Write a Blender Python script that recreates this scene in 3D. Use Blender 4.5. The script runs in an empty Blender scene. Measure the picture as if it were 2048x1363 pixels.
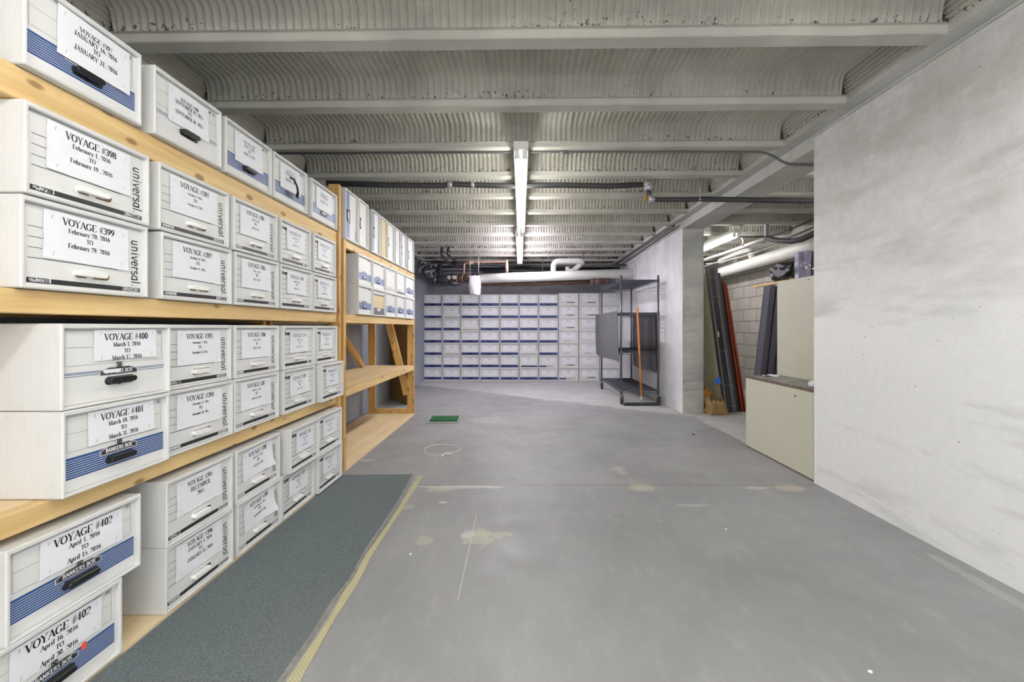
import bpy, bmesh, math, random
from mathutils import Matrix, Vector, noise
random.seed(7)
S = bpy.context.scene
C = S.collection
# ------------------------------------------------------------------ camera, world, exposure
CH = 1.09                                    # eye height
cam_d = bpy.data.cameras.new('camera'); cam = bpy.data.objects.new('camera', cam_d); C.objects.link(cam)
cam.location = (0, 0, CH); cam.rotation_euler = (math.pi/2, 0, 0)
cam_d.sensor_width = 36; cam_d.lens = 856/2048*36
cam_d.shift_x = -18/2048; cam_d.shift_y = -26.5/2048
cam_d.clip_start = 0.05; cam_d.clip_end = 60
S.camera = cam
w = bpy.data.worlds.new('world'); S.world = w; w.use_nodes = True
w.node_tree.nodes['Background'].inputs[0].default_value = (0.98, 0.99, 1, 1)
w.node_tree.nodes['Background'].inputs[1].default_value = 1.15
S.view_settings.view_transform = 'Standard'; S.view_settings.look = 'None'
S.view_settings.gamma = 1; S.view_settings.use_curve_mapping = False
S.view_settings.exposure = 1.35
S.cycles.max_bounces = 10; S.cycles.diffuse_bounces = 6
TUBE_W = 20.0                                # emission of the fluorescent tubes

def pt(px, py, Y):
    return Vector(((px-1042)*Y/856, Y, CH+(655-py)*Y/856))
def ptx(px, py, X):
    Y = X*856/(px-1042); return Vector((X, Y, CH+(655-py)*Y/856))
def ptf(px, py, z=0.0):
    Y = (CH-z)*856/(py-655); return Vector(((px-1042)*Y/856, Y, z))

# ------------------------------------------------------------------ materials
class NT:
    def __init__(s, name):
        s.m = bpy.data.materials.new(name); s.m.use_nodes = True
        s.t = s.m.node_tree; s.b = s.t.nodes['Principled BSDF']; s.b.inputs['Roughness'].default_value = .7
    def n(s, typ, **kw):
        x = s.t.nodes.new(typ)
        for k, v in kw.items(): setattr(x, k, v)
        return x
    def l(s, a, b): s.t.links.new(a, b)
    def val(s, sock, v):
        if hasattr(v, 'links'): s.l(v, sock)
        else: sock.default_value = v
    def math(s, op, a, b=None, c=None, clamp=False):
        x = s.n('ShaderNodeMath', operation=op); x.use_clamp = clamp
        s.val(x.inputs[0], a)
        if b is not None: s.val(x.inputs[1], b)
        if c is not None: s.val(x.inputs[2], c)
        return x.outputs[0]
    def coord(s, kind='Object', scale=(1, 1, 1), loc=(0, 0, 0)):
        tc = s.n('ShaderNodeTexCoord'); mp = s.n('ShaderNodeMapping')
        mp.inputs['Scale'].default_value = scale; mp.inputs['Location'].default_value = loc
        s.l(tc.outputs[kind], mp.inputs[0]); return mp.outputs[0]
    def noise(s, v, scale, detail=4, rough=.55, dist=0):
        x = s.n('ShaderNodeTexNoise'); s.l(v, x.inputs['Vector'])
        x.inputs['Scale'].default_value = scale; x.inputs['Detail'].default_value = detail
        x.inputs['Roughness'].default_value = rough; x.inputs['Distortion'].default_value = dist
        return x.outputs['Fac']
    def ramp(s, f, a, b, lo=0., hi=1.):
        x = s.n('ShaderNodeMapRange'); x.clamp = True
        s.l(f, x.inputs[0]); x.inputs[1].default_value = a; x.inputs[2].default_value = b
        x.inputs[3].default_value = lo; x.inputs[4].default_value = hi
        return x.outputs[0]
    def mix(s, f, a, b, blend='MIX'):
        x = s.n('ShaderNodeMix', data_type='RGBA', blend_type=blend)
        s.val(x.inputs[0], f)
        for i, v in ((6, a), (7, b)):
            if isinstance(v, tuple): x.inputs[i].default_value = (v[0], v[1], v[2], 1)
            else: s.l(v, x.inputs[i])
        return x.outputs[2]
    def col(s, v):
        if isinstance(v, tuple): s.b.inputs['Base Color'].default_value = (v[0], v[1], v[2], 1)
        else: s.l(v, s.b.inputs['Base Color'])
    def bump(s, h, strength=.3, dist=.01):
        x = s.n('ShaderNodeBump'); x.inputs['Strength'].default_value = strength
        x.inputs['Distance'].default_value = dist; s.l(h, x.inputs['Height']); s.l(x.outputs[0], s.b.inputs['Normal'])
    def rough(s, v): s.val(s.b.inputs['Roughness'], v)

def lin(r, g, b):
    f = lambda c: (c/255/12.92) if c/255 <= .04045 else ((c/255+.055)/1.055)**2.4
    return (f(r), f(g), f(b))

def plain(name, c, rough=.6, metal=0, var=0.06, scale=12, spec=None, bump=0):
    t = NT(name)
    if var:
        f = t.noise(t.coord(), scale)
        t.col(t.mix(t.ramp(f, .3, .7), tuple(x*(1-var) for x in c), tuple(min(1, x*(1+var)) for x in c)))
    else: t.col(c)
    t.rough(rough); t.b.inputs['Metallic'].default_value = metal
    if spec is not None: t.b.inputs['Specular IOR Level'].default_value = spec
    if bump: t.bump(t.noise(t.coord(), 60, 6), bump, .004)
    return t.m

M = {}
# cardboard of the boxes: fine vertical flutes
def cardboard(name, c):
    t = NT(name); v = t.coord()
    f = t.noise(v, 6, 5); cc = t.mix(t.ramp(f, .35, .7), c, tuple(x*.93 for x in c))
    wv = t.n('ShaderNodeTexWave', wave_type='BANDS', bands_direction='Y'); t.l(v, wv.inputs[0]); wv.inputs['Scale'].default_value = 52
    cc = t.mix(t.math('MULTIPLY', wv.outputs['Fac'], .06), cc, tuple(x*.6 for x in c))
    t.col(cc); t.rough(.62); t.bump(wv.outputs['Fac'], .12, .002); return t.m
M['card'] = cardboard('white_cardboard', (.67, .67, .66))
M['card_panel'] = plain('white_panel_board', (.70, .70, .69), .55, var=.03, scale=9)
M['card_old'] = plain('tan_board', lin(206, 190, 150), .7)
M['paper'] = plain('white_paper', (.78, .79, .83), .6, var=.015, scale=30)
M['ink'] = plain('black_ink', (.012, .012, .016), .5, var=0)
M['ink_soft'] = plain('grey_ink', (.12, .12, .14), .5, var=0)
M['ink_pale'] = plain('pale_grey_ink', (.42, .41, .38), .5, var=0)
M['ink_violet'] = plain('violet_ink', (.14, .14, .20), .5, var=0)
M['bar'] = plain('black_print', (.022, .022, .024), .45, var=0)
M['blue'] = plain('blue_print', lin(46, 82, 138), .5, var=.05)
M['blue_pale'] = plain('faded_blue_print', lin(122, 134, 172), .5, var=.05)
M['blue_deep'] = plain('deep_blue_print', lin(34, 50, 118), .5, var=.05)
M['white_line'] = plain('white_print', (.8, .8, .82), .5, var=0)
M['plastic_w'] = plain('white_plastic', (.82, .82, .80), .3, var=0)
M['plastic_b'] = plain('black_plastic', (.015, .015, .017), .25, var=0)
M['hole'] = plain('bare_cardboard', lin(120, 92, 60), .8, var=.1)
M['red_dot'] = plain('red_sticker', lin(240, 90, 60), .5, var=0)

def wood(name, axis, base, dark, sc=1.0, knots=True):
    t = NT(name)
    s = [26*sc]*3; s[axis] = 1.6*sc
    v = t.coord('Object', tuple(s)); f = t.noise(v, 1.0, 5, .6, .6)
    c = t.mix(t.ramp(f, .33, .68), dark, base)
    f2 = t.noise(t.coord('Object', (1, 1, 1)), 2.3, 3); c = t.mix(t.ramp(f2, .35, .75, 0, .35), c, tuple(min(1, x*1.25) for x in base))
    if knots:
        vo = t.n('ShaderNodeTexVoronoi'); ks = [13, 13, 13]; ks[axis] = 6
        t.l(t.coord('Object', tuple(ks)), vo.inputs['Vector']); vo.inputs['Scale'].default_value = 1
        k = t.ramp(vo.outputs['Distance'], .13, .2, 1, 0)
        c = t.mix(t.math('MULTIPLY', k, .75), c, lin(120, 82, 44))
    t.col(c); t.rough(.6); t.bump(f, .15, .003); return t.m
W0, W1 = lin(218, 190, 136), lin(196, 160, 104)
M['wood_y'] = wood('pine_lumber_lengthwise', 1, W0, W1)
M['wood_z'] = wood('pine_lumber_upright', 2, lin(206, 168, 106), lin(174, 130, 68))
M['wood_x'] = wood('pine_lumber_crosswise', 0, W0, W1)
M['ply'] = wood('plywood', 1, lin(226, 206, 168), lin(208, 180, 136), .45, False)

# painted concrete
def concrete(name, c, c2, sc=1.4, stretch=(1, 1, 1), pits=True, bump=.25, rough=.75, contrast=(.35, .68), topdark=None):
    t = NT(name); v = t.coord('Object', stretch)
    f = t.noise(v, sc, 8, .62, .4)
    cc = t.mix(t.ramp(f, *contrast), c2, c)
    f3 = t.noise(t.coord(), 28, 6, .7); cc = t.mix(t.ramp(f3, .3, .75, .12, 0), cc, tuple(x*.45 for x in c))
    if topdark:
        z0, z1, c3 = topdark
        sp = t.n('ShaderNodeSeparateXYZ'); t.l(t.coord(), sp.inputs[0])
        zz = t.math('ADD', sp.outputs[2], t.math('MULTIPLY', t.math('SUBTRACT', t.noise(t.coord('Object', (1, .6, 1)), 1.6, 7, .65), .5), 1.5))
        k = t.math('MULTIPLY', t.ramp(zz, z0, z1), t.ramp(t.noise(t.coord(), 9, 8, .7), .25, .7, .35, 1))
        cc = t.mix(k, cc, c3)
    if pits:
        vo = t.n('ShaderNodeTexVoronoi'); t.l(t.coord(), vo.inputs['Vector']); vo.inputs['Scale'].default_value = 11
        vo.inputs['Randomness'].default_value = 1
        p = t.math('MULTIPLY', t.ramp(vo.outputs['Distance'], .03, .06, 1, 0), t.ramp(t.noise(t.coord(), 2.5, 3), .36, .52))
        cc = t.mix(t.math('MULTIPLY', p, .75), cc, tuple(x*.2 for x in c))
    t.col(cc); t.rough(rough); t.bump(t.math('ADD', t.noise(t.coord(), 18, 8, .7), t.math('MULTIPLY', f, 2)), bump, .012)
    return t.m
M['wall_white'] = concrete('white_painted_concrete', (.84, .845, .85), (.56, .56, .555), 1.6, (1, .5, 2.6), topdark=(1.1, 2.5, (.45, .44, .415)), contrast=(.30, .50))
M['wall_far'] = concrete('patchy_white_concrete', (.76, .76, .76), (.52, .52, .53), 1.5, contrast=(.3, .62))
M['pillar'] = concrete('bare_grey_concrete', (.50, .50, .47), (.34, .34, .32), 2.6, (1, 1, 1.3), contrast=(.32, .66))
M['wall_blue'] = concrete('pale_blue_painted_wall', (.34, .37, .41), (.24, .26, .29), 1.2, pits=False, bump=.12)
M['wall_grey'] = concrete('grey_concrete_wall', (.34, .34, .37), (.18, .175, .18), 1.3, (1, 1, 3), bump=.2)
CEIL_A, CEIL_B = lin(176, 174, 162), lin(146, 144, 132)
def ceil_mat(name, specks, a, b):
    t = NT(name); f = t.noise(t.coord(), 2.2, 7, .6)
    c = t.mix(t.ramp(f, .32, .68), b, a)
    if specks:
        sp = t.n('ShaderNodeSeparateXYZ'); t.l(t.coord(), sp.inputs[0])
        low = t.ramp(sp.outputs[2], 2.455, 2.56, 1, 0)              # spalled holes crowd at the foot of each pan
        patch = t.ramp(t.noise(t.coord(), 1.7, 3), .36, .56)
        far = t.ramp(sp.outputs[1], 6.8, 8.8, 0, .17)               # the end bays are rougher
        h = t.noise(t.coord('Object', (1, 1.2, 1.0)), 42, 4, .65)
        thr = t.math('ADD', t.math('MULTIPLY', t.math('MULTIPLY', low, patch), .19), far)
        k = t.ramp(t.math('ADD', h, thr), .69, .72)
        c = t.mix(t.math('MULTIPLY', k, .85), c, (.03, .028, .025))
    t.col(c); t.rough(.8); t.bump(t.noise(t.coord(), 30, 6, .7), .3, .008); return t.m
M['pan'] = ceil_mat('corrugated_ceiling_paint', True, lin(182, 180, 170), lin(152, 150, 140))
M['joist'] = ceil_mat('joist_paint', False, lin(184, 182, 173), lin(158, 156, 148))
M['girder'] = concrete('painted_girder', (.56, .56, .53), (.38, .38, .36), 1.6, bump=.2)

def floor_mat():
    t = NT('grey_floor_paint'); v = t.coord()
    sp = t.n('ShaderNodeSeparateXYZ'); t.l(v, sp.inputs[0]); X, Y = sp.outputs[0], sp.outputs[1]
    f = t.noise(v, .9, 8, .6, .5)
    c = t.mix(t.ramp(f, .33, .66), (.24, .241, .246), (.32, .322, .328))
    f2 = t.noise(t.coord('Object', (2.5, 1, 1)), 5, 8, .7); c = t.mix(t.ramp(f2, .52, .8, 0, .5), c, (.40, .40, .40))
    c = t.mix(t.ramp(t.noise(v, 45, 4, .8), .68, .72, 0, .35), c, (.55, .54, .52))
    # bare concrete where the paint stops, at the back and inside the side opening
    wob = t.math('MULTIPLY', t.math('SUBTRACT', t.noise(v, 2.2, 5), .5), .35)
    bx = t.math('ADD', Y, t.math('ADD', t.math('MULTIPLY', X, .72), wob))
    k1 = t.ramp(bx, 6.72, 6.84)
    k2 = t.ramp(t.math('ADD', X, t.math('MULTIPLY', wob, .5)), 2.10, 2.13)
    k = t.math('MAXIMUM', k1, k2)
    bare = t.mix(t.ramp(t.noise(v, 3, 8, .65), .3, .7), (.40, .40, .39), (.54, .54, .535))
    c = t.mix(k, c, bare)
    nz = t.math('SUBTRACT', t.noise(v, 16, 6, .7), .5)
    def ell(c, cx, cy, rx, ry, colr, a=.8, rag=1.6):
        dx = t.math('DIVIDE', t.math('SUBTRACT', X, cx), rx); dy = t.math('DIVIDE', t.math('SUBTRACT', Y, cy), ry)
        d = t.math('ADD', t.math('ADD', t.math('MULTIPLY', dx, dx), t.math('MULTIPLY', dy, dy)), t.math('MULTIPLY', nz, rag))
        return t.mix(t.ramp(d, .55, 1.1, a*.72, 0), c, colr)
    tan = (.50, .47, .36); wht = (.60, .60, .58)
    for px, py, rx, ry, cl, a, rg in ((1284, 974, .095, .075, tan, .85, 1.2), (1580, 975, .105, .07, tan, .85, 1.0), (1512, 975, .09, .03, wht, .6, 3),
                          (920, 973, .30, .035, wht, .75, 4), (880, 978, .10, .06, tan, .6, 3), (960, 1075, .09, .10, tan, .7, 5), (935, 1068, .04, .04, wht, .7, 3),
                          (990, 1068, .09, .04, tan, .6, 4), (850, 1080, .05, .05, tan, .6, 4), (1390, 1010, .12, .02, wht, .4, 4), (885, 1004, .03, .02, wht, .8, 2),
                          (815, 1013, .04, .04, tan, .5, 3), (1970, 1170, .03, .30, wht, .35, 4), (975, 840, .22, .2, wht, .35, 6),
                          (735, 920, .06, .03, wht, .6, 3), (1240, 940, .05, .1, wht, .4, 6)):
        p = ptf(px, py); c = ell(c, p.x, p.y, rx, ry, cl, a, rg)
    # saw cut joint
    d = t.math('ABSOLUTE', t.math('SUBTRACT', t.math('ADD', Y, t.math('MULTIPLY', nz, .03)), 2.965))
    jj = t.math('MULTIPLY', t.ramp(d, .003, .008, .7, 0), t.ramp(t.noise(v, 3), .38, .5))
    c = t.mix(jj, c, (.12, .11, .10))
    # long chalky scratch
    a, b = ptf(953, 1027), ptf(915, 1203); dx, dy = (b.x-a.x), (b.y-a.y); L = math.hypot(dx, dy)
    dd = t.math('ABSOLUTE', t.math('ADD', t.math('MULTIPLY', t.math('SUBTRACT', X, a.x), -dy/L), t.math('MULTIPLY', t.math('SUBTRACT', Y, a.y), dx/L)))
    al = t.math('ADD', t.math('MULTIPLY', t.math('SUBTRACT', X, a.x), dx/L), t.math('MULTIPLY', t.math('SUBTRACT', Y, a.y), dy/L))
    kk = t.math('MULTIPLY', t.ramp(dd, .0015, .004, .55, 0), t.math('MULTIPLY', t.ramp(al, 0, .02), t.ramp(al, L-.02, L, 1, 0)))
    c = t.mix(kk, c, (.55, .55, .54))
    t.col(c); t.rough(t.ramp(t.noise(v, 4, 6), .3, .7, .42, .62)); t.bump(t.noise(v, 22, 7, .7), .08, .006)
    t.b.inputs['Specular IOR Level'].default_value = .35
    return t.m
M['floor'] = floor_mat()

def block_mat():
    t = NT('concrete_block_wall')
    sp = t.n('ShaderNodeSeparateXYZ'); t.l(t.coord(), sp.inputs[0])
    cb = t.n('ShaderNodeCombineXYZ'); t.l(sp.outputs[1], cb.inputs[0]); t.l(sp.outputs[2], cb.inputs[1])
    nz = t.n('ShaderNodeTexNoise'); t.l(cb.outputs[0], nz.inputs['Vector']); nz.inputs['Scale'].default_value = 9
    ad = t.n('ShaderNodeVectorMath', operation='MULTIPLY_ADD'); t.l(nz.outputs['Color'], ad.inputs[0]); ad.inputs[1].default_value = (.03, .03, 0); t.l(cb.outputs[0], ad.inputs[2])
    br = t.n('ShaderNodeTexBrick'); t.l(ad.outputs[0], br.inputs['Vector']); br.inputs['Scale'].default_value = 1
    br.inputs['Brick Width'].default_value = .406; br.inputs['Row Height'].default_value = .203; br.inputs['Mortar Size'].default_value = .008
    br.inputs['Color1'].default_value = (.50, .47, .44, 1); br.inputs['Color2'].default_value = (.42, .39, .365, 1); br.inputs['Mortar'].default_value = (.20, .185, .17, 1)
    f = t.noise(t.coord(), 3, 7, .65); c = t.mix(t.ramp(f, .3, .7, .45, 0), br.outputs['Color'], (.28, .25, .22))
    t.col(c); t.rough(.85); t.bump(t.math('SUBTRACT', t.math('MULTIPLY', t.noise(t.coord(), 25, 6, .7), .4), br.outputs['Fac']), .5, .01); return t.m
M['block'] = block_mat()

def carpet_mat():
    t = NT('grey_green_carpet'); v = t.coord()
    f = t.noise(v, 210, 3, .8); f2 = t.noise(v, 90, 3, .7)
    c = t.mix(t.ramp(f, .32, .68), (.06, .076, .081), (.235, .27, .275))
    c = t.mix(t.ramp(f2, .35, .7, 0, .35), c, (.15, .19, .20))
    c = t.mix(t.ramp(t.noise(t.coord('Object', (1, .4, 1)), 3, 5, .6), .5, .75, 0, .3), c, (.20, .215, .215))
    t.col(c); t.rough(.95); t.b.inputs['Specular IOR Level'].default_value = .1; t.bump(f, .6, .004); return t.m
M['carpet'] = carpet_mat()
def weave(name, a, b, sc):
    t = NT(name); v = t.coord()
    c = t.n('ShaderNodeTexChecker'); t.l(v, c.inputs[0]); c.inputs['Scale'].default_value = sc
    c.inputs[1].default_value = (*a, 1); c.inputs[2].default_value = (*b, 1)
    t.col(t.mix(t.ramp(t.noise(v, 20, 4), .4, .7, 0, .4), c.outputs[0], b)); t.rough(.9); t.bump(c.outputs['Fac'], .3, .002); return t.m
M['jute'] = weave('jute_edge', lin(196, 190, 156), lin(168, 160, 126), 150)
M['carpet_edge'] = plain('carpet_backing', (.22, .215, .20), .9, var=.2, scale=40)
M['metal_w'] = plain('white_enamel', (.72, .72, .70), .4, var=.03)
M['metal_g'] = plain('grey_enamel', (.30, .30, .30), .45, var=.05)
M['pipe_w'] = plain('white_pipe_jacket', (.78, .78, .76), .45, var=.05, scale=5)
M['pipe_b'] = plain('black_pipe_foam', (.035, .035, .037), .6, var=.2, scale=20)
M['pipe_d'] = plain('dark_iron_pipe', (.05, .05, .06), .4, .3, var=.4, scale=14)
M['rust'] = plain('rusty_red_iron', lin(104, 78, 72), .6, .1, var=.35, scale=18)
M['copper'] = plain('copper', lin(186, 150, 132), .45, .3, var=.2, scale=20)
M['conduit'] = plain('dull_conduit', (.13, .13, .13), .5, .4, var=.1)
M['galv'] = plain('galvanised_rod', (.45, .43, .40), .4, .6, var=.15)
M['tape_g'] = plain('grey_tape', (.42, .42, .45), .3, .5, var=.3, scale=30)
M['brass'] = plain('brass', lin(190, 150, 60), .3, .8, var=.05)
M['rack'] = plain('dark_wire_rack', lin(92, 94, 106), .35, .4, var=.1)
M['rackmat'] = plain('dark_shelf_liner', lin(52, 56, 68), .5, var=.1)
M['rubber'] = plain('black_rubber', (.03, .03, .03), .6, var=.1)
M['felt'] = plain('grey_felt', lin(92, 92, 94), .95, var=.25, scale=70)
M['vinyl'] = plain('black_vinyl', lin(36, 32, 38), .35, var=.2, scale=8)
M['handle_wood'] = wood('orange_wood', 2, lin(214, 140, 60), lin(186, 110, 40), 1, False)
M['cream'] = plain('cream_laminate', lin(198, 196, 178), .45, var=.02, scale=3)
M['cream_edge'] = plain('chipped_brown_edge', lin(108, 92, 84), .8, var=.35, scale=25)
M['topgrey'] = plain('worn_grey_top', lin(140, 136, 130), .6, var=.25, scale=9)
M['navy'] = plain('dark_blue_edge', lin(40, 42, 56), .4, var=.1)
M['olive'] = plain('olive_cream_face', lin(206, 203, 168), .5, var=.08)
M['redwood'] = plain('red_brown_board', lin(138, 62, 36), .5, var=.15, scale=10)
M['charcoal'] = plain('charcoal_board', lin(74, 72, 84), .45, var=.1)
M['blue_tape'] = plain('blue_tape', lin(30, 110, 226), .6, var=0)
M['kraft'] = plain('kraft_paper', lin(168, 136, 92), .8, var=.2, scale=14)
M['kraft_y'] = plain('yellow_kraft_paper', lin(192, 132, 50), .7, var=.2, scale=14)
M['trash'] = plain('black_bag_plastic', (.012, .013, .013), .35, var=.1)
M['silver'] = plain('silver_grey_vinyl', lin(104, 100, 122), .3, .0, var=.4, scale=16)
M['door'] = wood('brown_door_veneer', 2, lin(146, 112, 52), lin(118, 86, 36), .6, False)
M['turf'] = plain('green_turf', lin(34, 92, 52), .95, var=.4, scale=120)
M['foil'] = plain('white_plastic_bag', (.74, .74, .78), .4, var=.05)
def emis(name, c, s):
    t = NT(name); t.b.inputs['Base Color'].default_value = (.9, .9, .9, 1)
    t.b.inputs['Emission Color'].default_value = (*c, 1); t.b.inputs['Emission Strength'].default_value = s; return t.m
M['tube'] = emis('lit_tube_warm', (1, .985, .93), TUBE_W)
M['tube_v'] = emis('lit_tube_violet', (.93, .88, 1.0), TUBE_W*2.3)
M['tube_c'] = emis('lit_tube_white', (1, .98, .96), TUBE_W*.7)

# ------------------------------------------------------------------ mesh helpers
class MB:
    def __init__(s): s.v = []; s.f = []; s.mi = []; s.sm = []; s.cur = 0
    def mat(s, i): s.cur = i; return s
    def face(s, pts, smooth=False):
        n = len(s.v); s.v += [tuple(p) for p in pts]; s.f.append(tuple(range(n, n+len(pts)))); s.mi.append(s.cur); s.sm.append(smooth)
    def box(s, x0, x1, y0, y1, z0, z1, M=None, skip=()):
        P = [Vector(p) for p in ((x0, y0, z0), (x1, y0, z0), (x1, y1, z0), (x0, y1, z0), (x0, y0, z1), (x1, y0, z1), (x1, y1, z1), (x0, y1, z1))]
        if M is not None: P = [M @ p for p in P]
        n = len(s.v); s.v += [tuple(p) for p in P]
        for k, f in enumerate(((0, 3, 2, 1), (4, 5, 6, 7), (0, 1, 5, 4), (1, 2, 6, 5), (2, 3, 7, 6), (3, 0, 4, 7))):
            if k in skip: continue
            s.f.append(tuple(n+i for i in f)); s.mi.append(s.cur); s.sm.append(False)
        return s
    def tube(s, path, r, n=10, caps=True, smooth=True):
        path = [Vector(p) for p in path]; rs = r if isinstance(r, (list, tuple)) else [r]*len(path)
        base = len(s.v); up = None
        for i, p in enumerate(path):
            a = path[max(i-1, 0)]; b = path[min(i+1, len(path)-1)]; d = (b-a).normalized()
            if up is None:
                up = Vector((0, 0, 1)) if abs(d.z) < .9 else Vector((1, 0, 0))
            u = d.cross(up)
            if u.length < 1e-4: u = d.cross(Vector((0, 1, 0)))
            u.normalize(); w_ = u.cross(d).normalized(); up = w_
            for k in range(n):
                t = 2*math.pi*k/n; s.v.append(tuple(p + u*math.cos(t)*rs[i] + w_*math.sin(t)*rs[i]))
        for i in range(len(path)-1):
            for k in range(n):
                a = base+i*n+k; b = base+i*n+(k+1) % n
                s.f.append((a, b, b+n, a+n)); s.mi.append(s.cur); s.sm.append(smooth)
        if caps:
            s.f.append(tuple(base+k for k in range(n))[::-1]); s.mi.append(s.cur); s.sm.append(False)
            e = base+(len(path)-1)*n; s.f.append(tuple(e+k for k in range(n))); s.mi.append(s.cur); s.sm.append(False)
        return s
    def prism(s, poly, y0, y1, M=None):           # poly in (x,z), extruded along y
        a = [Vector((x, y0, z)) for x, z in poly]; b = [Vector((x, y1, z)) for x, z in poly]
        if M is not None: a = [M @ p for p in a]; b = [M @ p for p in b]
        n = len(poly); base = len(s.v); s.v += [tuple(p) for p in a+b]
        fs = [tuple(base+i for i in range(n)), tuple(base+n+i for i in range(n))[::-1]]
        fs += [(base+i, base+n+i, base+n+(i+1) % n, base+(i+1) % n) for i in range(n)]
        for f in fs: s.f.append(f); s.mi.append(s.cur); s.sm.append(False)
        return s
    def grid(s, rows, smooth=True):
        base = len(s.v); n = len(rows[0])
        for r in rows: s.v += [tuple(p) for p in r]
        for i in range(len(rows)-1):
            for j in range(n-1):
                a = base+i*n+j; s.f.append((a, a+1, a+n+1, a+n)); s.mi.append(s.cur); s.sm.append(smooth)
        return s
    def mesh(s, name, mats, fixn=False, bevel=0):
        me = bpy.data.meshes.new(name); me.from_pydata(s.v, [], s.f)
        for m in mats: me.materials.append(M[m] if isinstance(m, str) else m)
        me.polygons.foreach_set('material_index', s.mi); me.polygons.foreach_set('use_smooth', s.sm)
        if fixn or bevel:
            b = bmesh.new(); b.from_mesh(me)
            if bevel:
                bmesh.ops.remove_doubles(b, verts=b.verts, dist=1e-5)
                bmesh.ops.bevel(b, geom=[e for e in b.edges if e.is_manifold and e.calc_face_angle(0) > .6], offset=bevel, segments=1, affect='EDGES', clamp_overlap=True)
            bmesh.ops.recalc_face_normals(b, faces=b.faces)
            b.to_mesh(me); b.free()
        me.update(); return me

def tag(o, label=None, cat=None, group=None, kind=None):
    if label: o['label'] = label
    if cat: o['category'] = cat
    if group: o['group'] = group
    if kind: o['kind'] = kind
    return o
def put(name, me, parent=None, mtx=None):
    o = bpy.data.objects.new(name, me); C.objects.link(o)
    if parent: o.parent = parent
    if mtx is not None: o.matrix_local = mtx
    return o
def part(name, mb, mats, parent, label=None, fixn=True, bevel=0):
    o = put(name, mb.mesh(name, mats if isinstance(mats, list) else [mats], fixn, bevel), parent)
    if label: o['label'] = label
    return o
def thing(name, label, cat, group=None, mtx=None):
    o = bpy.data.objects.new(name, None); C.objects.link(o); o.empty_display_size = .1
    if mtx is not None: o.matrix_local = mtx
    return tag(o, label, cat, group)
def struct(name, mb, mats, fixn=False):
    return tag(put(name, mb.mesh(name, mats if isinstance(mats, list) else [mats], fixn)), kind='structure')
def at(x, y, z, rz=0): return Matrix.Translation((x, y, z)) @ Matrix.Rotation(rz, 4, 'Z')

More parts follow.
